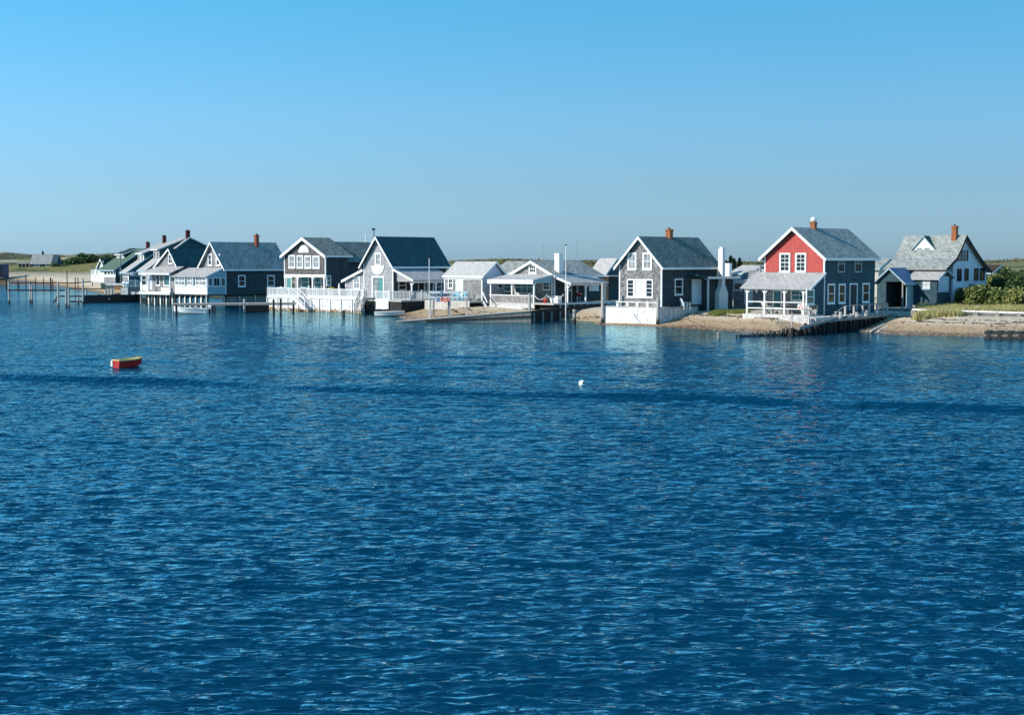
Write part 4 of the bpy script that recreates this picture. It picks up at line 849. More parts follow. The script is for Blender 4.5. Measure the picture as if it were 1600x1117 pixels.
# ---------------------------------------------------------------- little gabled cottage on piles
h = Fr('house', 'small cottage on white piles with one pointed gable over a hipped grey porch roof', 'house', 266, 178, 1.65)
yg = h.sd(279, 418, 0.0)[0]; yg = 1.6
xa, za_ = h.fr(265.4, 388.5, yg); xl, zl = h.fr(241.5, 418.5, yg); xr_, zr_ = h.fr(279, 417.2, yg)
Wg = xr_ - xl
mb = MB(); mb.prism([(xl + .25, 0), (xr_ - .2, 0), (xr_ - .2, zr_), (xa, za_ - .25), (xl + .25, zl)], 'y', yg, yg + 7); h.part('wall', mb, M['sh_mid'])
roof(h, [(xl, zl), (xa, za_), (xr_, zr_)], 'y', yg - .25, yg + 7, 'rf_teal', trim='near', rk=.24, fascia=False)
window(h, 'f', yg, (263.2, 397, 270, 412.6), 'glass', grid=(2, 2), cas=.12)
xf0 = h.fr(221, 427)[0]; ef = h.za(0, 0, 427); zt = h.za(0, yg, 416.5)
mb = MB()
o_ = .25; A = [(xf0 - o_, -o_, ef), (o_, -o_, ef), (xr_ + 1.2, yg, zt), (xf0 + 1.4, yg, zt)]
B = [(x, y, z - .1) for x, y, z in A]; mb.add(A + B, [(0,1,2,3),(7,6,5,4),(0,4,5,1),(1,5,6,2),(2,6,7,3),(3,7,4,0)])
h.part('hip_roof_front', mb, M['rf_light'])
mb = MB(); A = [(o_ + .003, -o_, ef - .003), (o_ + .003, 6, ef - .003), (xr_ + 1.21, 6, zt), (xr_ + 1.21, yg, zt)]; B = [(x, y, z - .1) for x, y, z in A]
mb.add(A + B, [(0,1,2,3),(7,6,5,4),(0,4,5,1),(1,5,6,2),(2,6,7,3),(3,7,4,0)]) if xr_ + 1.2 < o_ else None
if mb.v: h.part('hip_roof_side', mb, M['rf_grey'])
mb = MB(); mb.box(xf0 - o_, o_, -o_ - .045, -o_ - .003, ef - .2, ef); h.part('eave_board', mb, M['white'])
mb = MB(); mb.box(xf0, 0, .9, 1.0, 0, ef + .1); mb.box(-.1, 0, 1.0, 6, 0, ef - .1); h.part('porch_wall', mb, M['sh_mid'])
for q in (221.5, 231, 266): post(h, h.fr(q, 440)[0], 0, 0, ef - .12, w_=.12, brace=False)
door(h, 'f', .9, (231.3, 429.5, 238.5, 453), 'lav', cas=.07); window(h, 'f', .9, (243.7, 428.5, 250.5, 446.5), 'glass', cas=.12); window(h, 'f', .9, (256, 429, 266, 447), 'glass_t', cas=.12); window(h, 'f', .9, (222.5, 430, 229, 446), 'glass', cas=.07)
x0, x1, z0, z1 = rect(h, 'f', .5, (251.5, 446, 264.5, 452.3)); mb = MB(); mb.box(x0, x1, .5, .85, 0, .5); h.part('porch_bench', mb, M['white'])
mb = MB(); mb.box(xf0 - .2, .3, -.25, 6, -.3, -.02); h.part('deck_floor', mb, M['wood_pale']); mb = MB(); mb.box(xf0 - .2, .35, -.3, -.25, -.34, .02); h.part('deck_edge', mb, M['white_old'])
for k in range(6):
    q = xf0 + (.2 - xf0) * k / 5; mb = MB(); pile(mb, q, -.1, -2.3, -.34, .14); h.part('pile', mb, M['wood_dark' if k else 'wood'])
    if k < 5: mb = MB(); mb.box(q + .35, q + (.2 - xf0) / 5 - .22, .35, .42, -1.75, -.36); h.part('pale_sheet', mb, M['white_old'])
h5 = h
# ---------------------------------------------------------------- the row of long-roofed houses beyond, gable ends to the right
def long_house(label, px, D, z0, eave, apex, right, W_, wall, roofm, chim=None, fwall='white', th=TH):
    """long side faces front-left (local x), gable end faces right"""
    h = Fr('house', label, 'house', px, D, z0, th)
    W_ = -h.fr(W_, eave)[0]
    y1, z1 = 0.0, h.za(0, 0, eave); yr, zr = h.sd(*apex); yb, zb = h.sd(*right) if right else (2 * yr, z1)
    s1 = (zr - z1) / yr
    pr = [(-.4, z1 - .4 * s1), (yr, zr), (yb + .3, zr - (yb + .3 - yr) * (zr - zb) / (yb - yr))]
    mb = MB(); mb.prism([(0, -1.2), (0, z1 - .16), (yr, zr - .16), (yb, zb - .16), (yb, -1.2)], 'x', -W_, 0); h.part('wall', mb, M[wall])
    h.yr, h.zr, h.s1, h.z1 = yr, zr, s1, z1
    mb = MB(); mb.box(-W_, -.02, -.03, -.002, -.2, z1 - .2); h.part('front_wall', mb, M[fwall])
    roof(h, pr, 'x', -W_ - .3, .25, roofm, trim='far', tm='teal_wall', rk=.16)
    if chim: cpx, cpy, cx_, m_ = chim; yc = h.sd(cpx, cpy + 8, cx_)[0]; chimney(h, cx_, min(yc, yr + 1), zr - 1, h.za(cx_, yc, cpy), .62, m_)
    return h
def shed_dormer(h, y0, zt, zb, x0, x1, wall, roofm, side=None, nw=2, fr='white'):
    """long dormer on the front slope: front wall at local y0 from zb to zt, roof rising gently to the ridge"""
    pr = [(y0 - .35, zt - .02), (h.yr, h.zr + .05)]
    mb = MB(); mb.prism([(y0, zb - .1), (y0, zt - .12), (h.yr, h.zr - .1), (h.yr, h.zr - .3)], 'x', x0, x1); d = h.part('dormer', mb, M[side or wall])
    roof(h, pr, 'x', x0 - .2, x1 + .2, roofm, t=.1, trim='far', tm='white', rk=.14, fascia=False, name='dormer_roof')
    mb = MB(); mb.box(x0, x1, y0 - .03, y0 - .002, zb, zt - .13); h.part('dormer_front', mb, M[fr])
    mb = MB(); mb.box(x0 - .2, x1 + .2, y0 - .40, y0 - .352, zt - .16, zt); h.part('eave_board', mb, M['white'])
    st = (x1 - x0) / nw
    for k in range(nw): window(h, 'f', y0 - .03, (x0 + st * (k + .2), x0 + st * (k + .8), zb + .25, zt - .3), 'glass', px=False, cas=.1)
# tall dark one with the small cottage before it
h = long_house('big dark teal gabled house behind the small pointed cottage, tall red chimney on its peak', 231.7, 186, 1.8, 419.5, (296.2, 371), (326, 385), 219, 'rf_teal', 'rf_light', (293.5, 360.5, -.5, 'brick_dk'), th=63)  # dark teal walls hold the gable end's shade in their colour
y0 = h.sd(246, 405, -1.2)[0]; shed_dormer(h, y0 + .3, h.za(-1.2, y0, 389.5), h.za(-1.2, y0, 411), -4.6, -1.2, 'rf_teal', 'rf_light', nw=2, fr='sh_pale')
mb = MB(); mb.box(-5, -.1, -1.9, -.42, h.z1 - .75, h.z1 - .62); h.part('porch_roof', mb, M['rf_light'])
h = long_house('dark gabled house with a white windowed dormer, second chimney in the row', 201.6, 208, 1.9, 423, (265, 378.5), (272, 381), 191.5, 'rf_teal', 'rf_light', (256.8, 368.5, -2.2, 'brick_dk'), th=64)  # gable end again coloured dark to carry its shade
y0 = h.sd(224.5, 405, -.4)[0]; shed_dormer(h, y0, h.za(-.4, y0, 395.8), h.za(-.4, y0, 411.5), -4.4, -.05, 'rf_teal', 'rf_light', side='rf_teal', nw=2)
mb = MB(); mb.box(-.02, .015, .4, h.yr * .95, 0, h.z1 - .2); 
x0, x1, z0, z1 = rect(h, 's', .0, (203, 424.5, 219, 431.5)); mb = MB(); mb.box(0, .05, x0, x1, z0, z1); h.part('white_band', mb, M['lav']); window(h, 's', .05, (210.5, 424.5, 217, 430.5), 'glass', cas=.05)
mb = MB(); mb.box(-.6, .5, -.8, x1 + 1, -.4, -.1); h.part('deck_floor', mb, M['wood_pale']); rail(h, [(.45, -.7, -.1), (.45, x1 + .8, -.1)], .9)
for k in range(3): window(h, 'f', -.03, (-4.6 + 1.5 * k, -3.4 + 1.5 * k, .4, 2.2), 'glass', px=False, cas=.12)
h = long_house('green roofed house with four porch windows and a small white dormer', 181, 228, 2.2, 419.5, (226, 388), (232, 391), 157, 'rf_dkgreen', 'rf_green', (231.5, 378.5, -1.0, 'brick_dk'), th=52)
y0 = h.sd(194, 402, -2.6)[0]; shed_dormer(h, y0, h.za(-2.6, y0, 397.3), h.za(-2.6, y0, 407.3), -5.4, -2.6, 'rf_dkgreen', 'rf_dkgreen', side='rf_dkgreen', nw=1)
for q0, q1 in ((163, 167.3), (168.6, 172.3), (173.6, 177), (178, 181)):
    window(h, 'f', -.03, (q0, 420.5, q1, 429.5), 'glass', cas=.06)
mb = MB(); x0 = h.fr(162.5, 435)[0]; mb.box(x0, 0, -.06, -.031, -.4, .75); h.part('porch_base', mb, M['sh_mid'])
window(h, 's', 0, (184.5, 420, 191, 430), 'glass', cas=.08, tm='teal_wall')
h = Fr('house', 'tiny white cottage with a green roof, the farthest of the row before the dunes', 'house', 165, 246, 2.3)
p = gable_y(h, 153.5, 182, 417, 404.3, 'white_old', 'rf_dkgreen', og=.3, oe=.2, corner_boards=False, zb=-.4)
window(h, 'f', 0, (159.3, 408, 162.2, 415), 'glass', cas=.06)
x_ = h.fr(140.5, 425)[0]; mb = MB(); mb.box(x_, -p.W - .01, .2, 4, -.4, h.za(0, 0, 420.5)); h.part('side_wing', mb, M['white_old'])
mb = MB(); mb.box(x_ - .2, -p.W - .01, 0, 4.2, h.za(0, 0, 420.5), h.za(0, 0, 419)); h.part('wing_roof', mb, M['rf_green'])
for a, b_ in ((143, 147.2), (150.5, 153.5)): window(h, 'f', .2, (a, 421.5, b_, 429), 'glass_c', cas=.06)
# grey roofed house on the dune flat, far left
h = Fr('house', 'grey roofed low house alone on the dune flat at far left', 'house', 89, 420, 3.0, th=0)
zt = h.za(0, 0, 411); W_ = -h.fr(48, 415)[0]; hr = h.za(-2, 2.5, 397)
mb = MB(); mb.prism([(0, -1.5), (0, zt - .1), (2.5, hr - .15), (5, zt - .1), (5, -1.5)], 'x', -W_, 0); h.part('wall', mb, M['sh_shade_blue'])
roof(h, [(-.3, zt - .3), (2.5, hr), (5.3, zt - .3)], 'x', -W_ - .2, -1.6, 'rf_grey', trim='none', fascia=False)
for b in ((53, 412, 62, 418), (71, 412, 76.5, 417)): window(h, 'f', 0, b, 'glass_c', cas=.12)
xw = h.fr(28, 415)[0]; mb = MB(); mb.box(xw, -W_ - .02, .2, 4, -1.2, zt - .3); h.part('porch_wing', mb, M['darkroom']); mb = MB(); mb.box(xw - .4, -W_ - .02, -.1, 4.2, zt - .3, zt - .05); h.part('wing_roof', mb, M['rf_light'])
for k in range(4): mb = MB(); q = xw + (-W_ - xw) * k / 3.4; mb.box(q, q + .14, 0, .15, -1, zt - .3); h.part('porch_post', mb, M['wood_pale'])
chimney(h, h.fr(67, 395, 2.5)[0], 2.5, hr - .3, h.za(0, 2.5, 393), .6, 'black')
h = Fr('shed', 'dark navy shed cut by the left edge of the beach', 'shed', 5, 345, 1.9, th=0)
zt = h.za(0, 0, 413); mb = MB(); mb.box(-5, 0, 0, 4, -.4, zt); h.part('wall', mb, M['navy']); mb = MB(); mb.box(-5.2, .2, -.2, 4.2, zt, zt + .12); h.part('roof', mb, M['rf_light'])
mb = MB(); mb.box(-1.3, -.3, -.05, 0, -.2, zt - .5); h.part('door', mb, M['black'])
# ---------------------------------------------------------------- houses glimpsed between the others
def simple_x(label, px, D, z0, pxl, eave, apex, pxr, xl_apex, wall, roofm, tm='teal_wall', cat='house'):
    h = Fr('house', label, cat, px, D, z0); W_ = -h.fr(pxl, eave)[0]; e0 = h.za(0, 0, eave); ya, za_ = h.sd(*apex); L_ = 2 * ya if pxr is None else h.sd(pxr, eave)[0]
    mb = MB(); mb.prism([(0, -1), (0, e0 - .14), (ya, za_ - .14), (L_, e0 - .14), (L_, -1)], 'x', -W_, 0); h.part('wall', mb, M[wall])
    roof(h, [(-.3, e0 - .1), (ya, za_), (L_ + .3, e0 - .1)], 'x', -W_ - .2, .25, roofm, trim='far', tm=tm, rk=.16)
    h.W_, h.L_, h.e0 = W_, L_, e0; return h
h = simple_x('pale roofed teal shaded house half hidden between the low cottage and the grey house', 945.5, 152, 1.7, 923, 428.5, (962, 403.5), None, 0, 'sh_shade_blue', 'rf_pale')
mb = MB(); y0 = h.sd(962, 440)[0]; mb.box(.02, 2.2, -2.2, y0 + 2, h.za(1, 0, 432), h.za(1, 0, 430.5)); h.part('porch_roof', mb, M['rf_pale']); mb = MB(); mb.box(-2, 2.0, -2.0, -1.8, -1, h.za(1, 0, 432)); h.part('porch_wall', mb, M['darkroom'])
h = simple_x('low grey roof seen behind the small shingled cottage with the shaded lavender side', 800, 160, 1.7, 772, 424.5, (822, 408), None, 0, 'sh_shade', 'rf_grey')
h = Fr('house', 'small shingled cottage with white door and white eave beside the red gabled house', 'house', 1200, 128.5, 1.35)
W_ = -h.fr(1146, 450)[0]; e0 = h.za(0, 0, 438.5); yr, zr = h.sd(1208, 421); yr = 2.2; zr = h.za(0, yr, 420.5)
mb = MB(); mb.prism([(0, -.8), (0, e0 - .14), (yr, zr - .14), (4.4, e0 - .14), (4.4, -.8)], 'x', -W_, 0); h.part('wall', mb, M['sh_mid'])
xk = h.fr(1165, 437)[0]; roof(h, [(-.3, e0), (yr, zr), (4.7, e0 - .1)], 'x', xk + .2, .2, 'rf_light', trim='none')
mb = MB(); mb.box(-W_ - .2, xk + .2, -.3, 4, e0 - .1, e0 + .05); h.part('flat_roof', mb, M['white']); mb = MB(); mb.box(-W_ - .2, .2, -.36, -.31, e0 - .3, e0 - .02); h.part('eave_board', mb, M['white'])
window(h, 'f', 0, (1147, 441, 1160.3, 454), 'glass', grid=(3, 1), cas=.12); door(h, 'f', 0, (1163.5, 441, 1176, 476), 'white')
mb = MB(); q = h.fr(1188, 425, .8)[0]; mb.tube((q, .8, e0), (q, .8, h.za(0, .8, 415)), .12, n=7); h.part('stove_pipe', mb, M['metal'])
h = simple_x('white low roofed house behind the tall white chimney, with its own stubby chimney', 1170, 150, 1.8, 1142, 425.5, (1190, 414.5), None, 0, 'navy', 'rf_pale')
window(h, 'f', 0, (1152, 427, 1158, 434), 'glass', cas=.05); q = h.fr(1138.5, 420, -1)[0]; mb = MB(); mb.box(q - .28, q + .28, -1.3, -.8, -1, h.za(q, -1, 411.5)); h.part('chimney', mb, M['stucco'])
h = simple_x('grey roofed cottage glimpsed between the red gabled house and the steep roofed house', 1372, 156, 1.8, 1352, 418, (1388, 404), None, 0, 'wood_pale', 'rf_grey')
h = simple_x('low dark cottage with a brown roof behind the bushes at right', 1549, 165, 2.2, 1532, 425, (1562, 414), None, 0, 'sh_shade_blue', 'rf_brown')
# ---------------------------------------------------------------- groin of dark piles beside the red gabled house
def WL(pts, z=0.0): return [W(a, b, z) for a, b in pts]
gp0, gp1 = W(1240, 524.5, 0), W(1392, 499, .6)
gp1.z = 0; gd = (gp1 - gp0); gL = gd.length; gn = gd.normalized()
ga = math.atan2(gn.y, gn.x)
gro = thing('groin', 'dark timber groin of leaning piles running from the water to the red gabled house', 'groin', gp0, ga)
def zg(px, py, t):                      # height of a pixel row above point t along the groin
    q = gp0 + gn * t; return zof_k(q.y, py)
def tg(px):                             # distance along the groin seen at column px
    d = ray(px, 500); a = math.atan2(d.x, d.y)
    lo, hi = -20, gL + 20
    for _ in range(40):
        m_ = (lo + hi) / 2; q = gp0 + gn * m_
        if math.atan2(q.x, q.y) < a: lo = m_
        else: hi = m_
    return lo
tops = [(1232, 512), (1252, 504.8), (1269, 506), (1282, 500), (1293, 499), (1309, 487), (1323, 490), (1334, 487), (1347, 485), (1362, 486), (1374, 488), (1386, 490)]
for a, b_ in tops:
    t_ = tg(a); mb = MB(); lean = random.uniform(-.12, .12)
    mb.tube((t_, -.22, -.8), (t_ + lean, -.3 + random.uniform(-.1, .1), zg(a, b_, t_)), .17, .14, 8); part('pile', mb, M['tide'], gro)
    for dq in (.75,):
        mb = MB(); mb.tube((t_ + dq, -.18, -.8), (t_ + dq + lean, -.3, zg(a, b_ + 7, t_ + dq)), .15, .12, 7); part('pile', mb, M['wood_dark'], gro)
mb = MB(); n = 44
for k in range(n):
    t_ = tg(1232) + (gL - tg(1232)) * k / n; f = k / n
    px_c = 1232 + 160 * f; top = zg(px_c, 517 - 21 * min(1, f * 1.9), t_)
    mb.box(t_, t_ + gL / n * .86, -.08, .04 + random.uniform(-.04, .04), -.9, max(.25, top + random.uniform(-.12, .08)))
part('sheet_planks', mb, M['wood_dark'], gro, kind='stuff')
for r0, r1, y0_, y1_ in ((tg(1240), tg(1300), 513, 497), (tg(1290), tg(1392), 501, 491)):
    mb = MB(); mb.beam((r0, -.42, zg(0, y0_, r0)), (r1, -.42, zg(0, y1_, r1)), .14, .18); part('waler', mb, M['wood'], gro)
mb = MB()
for k in range(11):                     # the low broken end that runs out into the water
    q = -.5 - k * 1.0; mb.tube((q, random.uniform(-.1, .1), -.6), (q + .1, 0, .42 - k * .03 + random.uniform(-.1, .12)), .14, .11, 7)
lo_ = thing('groin', 'low broken stub line of dark piles running left into the water off the main groin', 'groin', gp0, math.atan2(.35, 1))
e1 = W(1150, 526.5, 0); dv = (gp0 - e1); lo_.rotation_euler = (0, 0, math.atan2(dv.y, dv.x))
for k in range(13):
    q = -dv.length * (k + .6) / 13; mb = MB(); mb.tube((q, random.uniform(-.1, .1), -.6), (q + .1, 0, .52 - k * .03 + random.uniform(-.1, .1)), .15, .12, 7); part('stub_pile', mb, M['wood_wet'], lo_)
mb = MB(); mb.box(-dv.length, -.3, -.06, .06, -.5, .16); part('sheet_board', mb, M['wood_wet'], lo_)
# walkway with rail behind the groin
wk_ = thing('walkway', 'pale boardwalk with a low post rail along the dark side of the red gabled house', 'walkway', gp0, ga)
t0, t1 = tg(1275), tg(1398); zwk = zg(0, 492, (t0 + t1) / 2)
mb = MB(); n = 34
for k in range(n): a = t0 + (t1 - t0) * k / n; mb.box(a, a + (t1 - t0) / n * .88, .05, 1.25, zwk - .06, zwk + random.uniform(-.01, .01))
part('deck_boards', mb, M['wood_pale'], wk_, kind='stuff'); mb = MB(); mb.beam((t0, .05, zwk - .14), (t1, .05, zwk - .14), .1, .16); part('stringer', mb, M['wood_pale'], wk_)
prev = None
for a, b_ in ((1309, 487), (1323.5, 478), (1337, 476.5), (1350.5, 476), (1360.5, 475), (1373, 474), (1382.5, 473.5), (1388.5, 473.5)):
    t_ = tg(a); mb = MB(); zz_ = zg(a, b_, t_); mb.box(t_ - .07, t_ + .07, .1, .24, zwk - .3, zz_); part('rail_post', mb, M['wood_pale'], wk_)
    if prev and a > 1323.5: mb = MB(); mb.beam((prev[0], .17, prev[1] - .04), (t_, .17, zz_ - .04), .05, .08); part('rail', mb, M['wood'], wk_)
    prev = (t_, zz_)
t_ = tg(1294); mb = MB(); mb.beam((t_, .17, zg(0, 500, t_)), (tg(1322), .17, zg(0, 479, tg(1322))), .06, .08); part('rail', mb, M['wood'], wk_)
# white guard rail above the right beach
A_, B_ = W(1427, 497, .72), W(1640, 502, .72)
def rail_fence(label, pxs, ytop, ybot, z0, m='white_old', cat='fence', th_=.13):
    a = W(pxs[0], ybot[0], z0); b = W(pxs[-1], ybot[-1], z0); d = b - a; f = thing('guard_rail', label, cat, a, math.atan2(d.y, d.x)); L = d.length
    hh = []
    for k, px in enumerate(pxs):
        yb_ = ybot[0] + (ybot[-1] - ybot[0]) * (px - pxs[0]) / (pxs[-1] - pxs[0]); q = W(px, yb_, z0); t_ = (q - a).length
        yt = ytop[0] + (ytop[-1] - ytop[0]) * (px - pxs[0]) / (pxs[-1] - pxs[0]); zt = zof_k(q.y, yt) - z0; hh.append((t_, zt))
        mb = MB(); mb.box(t_ - .18, t_ + .18, -.16, .16, -.6, zt); part('rail_post', mb, M['wood'], f)
    for (t0, z0_), (t1, z1_) in zip(hh[:-1], hh[1:]):
        mb = MB(); mb.beam((t0 - .05, -.02, z0_ + .05), (t1 + .05, -.02, z1_ + .05), .4, .12); part('rail', mb, M[m], f)
    mb = MB(); mb.box(0, L, .25, .35, -.5, hh[0][1] - .12); part('retaining_board', mb, M['white_ply'], f)
    return f
rail_fence('long low white guard rail on dark posts between the right beach and the marsh grass', [1427, 1461.8, 1495.8, 1525, 1558.5, 1592.5, 1630, 1668], (484.5, 492), (497.6, 503), .78)
for px, yt in ((1427, 477.5), (1461.5, 481.5), (1529, 478.5), (1597.5, 482)):
    q = W(px, 495, .85); o = thing('marker_stake', 'grey stake standing above the white guard rail, %s' % {1427: 'at its left end', 1461.5: 'by its second post', 1529: 'by its fourth post', 1597.5: 'at the right edge of the photo'}[px], 'post', q, 0, 'stakes along the white guard rail')
    mb = MB(); mb.box(-.11, .11, -.1, .1, -.5, zof_k(q.y, yt) - .85); part('stake', mb, M['wood_pale'], o); mb = MB(); mb.box(-.125, .125, -.115, .115, zof_k(q.y, yt) - .86, zof_k(q.y, yt) - .83); part('stake_cap', mb, M['white_old'], o)
# low rail and plank ramp from the walkway end to the beach
o = thing('ramp', 'broken plank ramp slanting from the boardwalk end down across the beach', 'ramp', W(1362, 517, .15), 0)
def loc(o, v): return Vector(v) - Vector(o.location)
for (a, za), (b_, zb) in (((W(1360, 518, .12), 0), (W(1412, 491, .8), 0)), ((W(1372, 518, .12), 0), (W(1420, 492, .8), 0)), ((W(1385, 505, .4), 0), (W(1424, 494, .75), 0)), ((W(1404, 488, 1.0), 0), (W(1421, 496, .62), 0))):
    mb = MB(); mb.beam(loc(o, a), loc(o, b_), .16, .12); part('plank', mb, M['wood_pale'], o)
for a in (1398, 1406, 1414): mb = MB(); q = loc(o, W(a, 493, .8)); mb.box(q.x - .08, q.x + .08, q.y - .08, q.y + .08, -.6, q.z + .35); part('ramp_post', mb, M['wood'], o)
mb = MB(); mb.beam(loc(o, W(1384, 489.5, 1.0)), loc(o, W(1428, 485, 1.1)), .25, .1); part('cap_rail', mb, M['wood_pale'], o)
# low dark jetty at the right edge
a, b_ = W(1538, 529, 0), W(1640, 531.5, 0); d = b_ - a; o = thing('jetty', 'low black timber jetty crib at the water edge in the right corner of the beach', 'jetty', a, math.atan2(d.y, d.x))
mb = MB(); mb.beam((0, 0, .42), (d.length, 0, .50), .2, .2); part('top_timber', mb, M['wood_wet'], o); mb = MB(); mb.beam((0, 0, .02), (d.length, 0, .02), .22, .26); part('low_timber', mb, M['wood_wet'], o)
mb = MB(); mb.beam((0, 1.1, .48), (d.length, 1.1, .55), .2, .2); part('back_timber', mb, M['wood'], o)
for k in range(6): mb = MB(); q = .3 + k * d.length / 6; mb.box(q - .13, q + .13, -.16, .16, -.5, .6); part('crib_post', mb, M['wood_wet'], o); mb = MB(); mb.beam((q, 0, .5), (q, 1.1, .52), .14, .14); part('cross_tie', mb, M['wood'], o)
# sloping dark groin wall before the small cottage
a, b_ = W(596, 503, 0), W(830, 503.8, 0); d = b_ - a; L = d.length
o = thing('groin', 'long low weathered groin wall sloping up from the water before the blue chairs', 'groin', a, math.atan2(d.y, d.x))
mb = MB(); n = 60
def ztop(f): return .02 + (1.02) * max(0, (f - .12) / .88) ** .9
for k in range(n):
    f0, f1 = k / n, (k + 1) / n; mb.box(f0 * L, f0 * L + L / n * .93, -.06, .06 + random.uniform(-.02, .02), -.7, ztop(f0) + random.uniform(-.02, .02))
part('wall_planks', mb, M['wood'], o, kind='stuff')
mb = MB(); mb.beam((L * .10, 0, .05), (L, 0, 1.06), .34, .09); part('cap_timber', mb, M['wood_pale'], o)
mb = MB(); mb.beam((L * .3, -.12, .1), (L, -.12, .55), .1, .14); part('waler', mb, M['wood_dark'], o)
# dark crib wall continuing right, under the low cottage deck, then pale panels
a2 = W(829, 503, 0); b2 = W(946, 484, .75); b2.z = 0; d2 = b2 - a2; o = thing('seawall', 'dark sea wall under the deck of the low cottage with two porches', 'wall', a2, math.atan2(d2.y, d2.x))
mb = MB(); mb.prism([(0, -.6), (d2.length, -.2), (d2.length, 1.34), (0, 1.0)], 'y', -.08, .08); part('wall_boards', mb, M['wood_dark'], o)
for k in range(9): q = .3 + k * d2.length / 9; mb = MB(); mb.box(q - .1, q + .1, -.22, -.082, -.6, .85); part('wall_post', mb, M['wood'], o)
# ---------------------------------------------------------------- single posts and poles
def single(name, label, cat, px, py, z0, ytop, r, m, group=None, D=None, cap=None, r1=None):
    q = W(px, py, z0); o = thing(name, label, cat, q, 0, group); zt = zof_k(q.y, ytop) - z0
    mb = MB(); mb.tube((0, 0, -.8), (0, 0, zt), r, r1 or r * .85, 8); part('shaft', mb, M[m], o)
    mb = MB(); mb.lathe((0, 0, zt), [(r * 1.15, -.02), (r * 1.15, .04), (r * .5, .08)] if not cap else cap, 8); part('cap', mb, M['black' if cap else m], o)
    return o
single('mooring_post', 'grey mooring post before the half walled porch, at the groin wall end', 'post', 827.5, 503, 0, 460, .13, 'tide_low')
single('mooring_post', 'pale roped post at the deck edge beside the white storage box', 'post', 854, 488.5, .55, 460, .12, 'wood_pale')
single('mooring_post', 'dark roped post just left of the tall white flagpole', 'post', 881, 487, .6, 458.5, .1, 'wood')
single('beach_post', 'short thick post standing alone on the sand below the side porch', 'post', 897.5, 502.5, .12, 485, .17, 'tide_low')
single('flagpole', 'tall white flagpole before the low cottage with the white chimney', 'flagpole', 884, 496, .3, 384, .06, 'white', r1=.035, cap=[(.035, 0), (.10, .05), (.10, .1), (.03, .14)])
single('flagpole', 'white flagpole at the left end of the white rail frame with the signs', 'flagpole', 671, 487.5, .8, 404, .055, 'white_old', r1=.035, cap=[(.035, 0), (.09, .06), (.09, .14), (.03, .2)])
single('stake', 'thin dark stake standing in the water under the deck stairs', 'post', 562.5, 511, 0, 492, .05, 'wood_dark'); single('stub', 'short black stub pile in the water before the long white deck', 'post', 537, 494, 0, 486, .17, 'wood_wet')
single('stake', 'short leaning pile stub in the water left of the broken groin', 'post', 1123, 529, 0, 520.5, .16, 'wood')
single('stake', 'thin stake on the sand beside the groin end', 'post', 1237, 521, .1, 493, .05, 'wood_pale')
for px, yb_, yt, lb in ((849, 420, 384, 'thin mast rising behind the low cottage, left of its chimney'), (902, 420, 379, 'thin mast rising behind the low cottage, right of its chimney'), (1171.5, 425, 403, 'thin pole with a small head behind the white low roofed house')):
    single('mast', lb, 'mast', px, 430, 1.8, yt, .06, 'metal', cap=[(.04, 0), (.12, .05), (.12, .12), (.03, .18)])
single('utility_pole', 'thin dark pole before the green roofed house at left', 'pole', 189, 452, 1.2, 393, .09, 'wood')
# ropes on the deck posts
def rope(label, p0, p1, sag):
    n = 8; mb = MB(); pts = [p0.lerp(p1, k / n) - Vector((0, 0, sag * 4 * (k / n) * (1 - k / n))) - p0 for k in range(n + 1)]
    for a, b_ in zip(pts[:-1], pts[1:]): mb.tube(a, b_, .035, n=6)
    o = part('rope', mb, M['rope'], None); o.location = p0; tag(o, label, 'rope')
rope('pale rope sagging between the porch corner and the roped post', at(836, 131.5, zof(131.5, 463)), at(854, 126.5, zof(126.5, 461.5)), .35)
rope('pale rope looped between the two roped posts by the flagpole', at(855, 126.3, zof(126.3, 462)), at(881, 125, zof(125, 460)), .4)
rope('pale rope running from the tall mooring pile to the bench deck', at(942, 120.5, zof(120.5, 466)), at(966, 121.8, zof(121.8, 474)), .1)
# ---------------------------------------------------------------- rail frame with signs before the small cottage
ZQ = .78; q0, q1 = W(672.5, 487.5, ZQ), W(729, 487.5, ZQ); d = q1 - q0; o = thing('rail_frame', 'white two rail frame on grey posts on the sand before the blue chairs', 'fence', q0, math.atan2(d.y, d.x)); L = d.length
zr_ = lambda py: zof_k(q0.y, py) - ZQ
for t_, yt in ((.0, 455), (.09 * L, 470), (L * .54, 453), (L * .5, 470), (L, 449)): mb = MB(); mb.box(t_ - .075, t_ + .075, -.1, .1, -.4, zr_(yt)); part('frame_post', mb, M['wood_pale' if yt < 460 else 'wood'], o)
for yt, hh in ((457, .18), (464.5, .16)): mb = MB(); mb.box(-.1, L + .1, -.15, -.102, zr_(yt) - hh / 2, zr_(yt) + hh / 2); part('rail', mb, M['white'], o)
for t_ in (.3, .78): mb = MB(); mb.box(L * t_ - .07, L * t_ + .07, -.19, -.152, zr_(466), zr_(455)); part('upright', mb, M['white'], o)
sg = thing('sign', 'pale blank board hanging on the white rail frame, left of the red lifebuoy', 'sign', q0, math.atan2(d.y, d.x)); mb = MB(); mb.box(.12 * L, .31 * L, -.26, -.2, zr_(471.5), zr_(464.5)); part('board', mb, M['lav'], sg)
for t_ in (.14, .29): mb = MB(); mb.box(t_ * L - .03, t_ * L + .03, -.24, -.16, zr_(465), zr_(463)); part('hook', mb, M['metal'], sg)
lb_ = thing('life_ring', 'coral red life rings hung on the white rail frame beside the blank board', 'life ring', q0 + d * .41 + Vector((0, 0, zr_(468.3))), math.atan2(d.y, d.x))
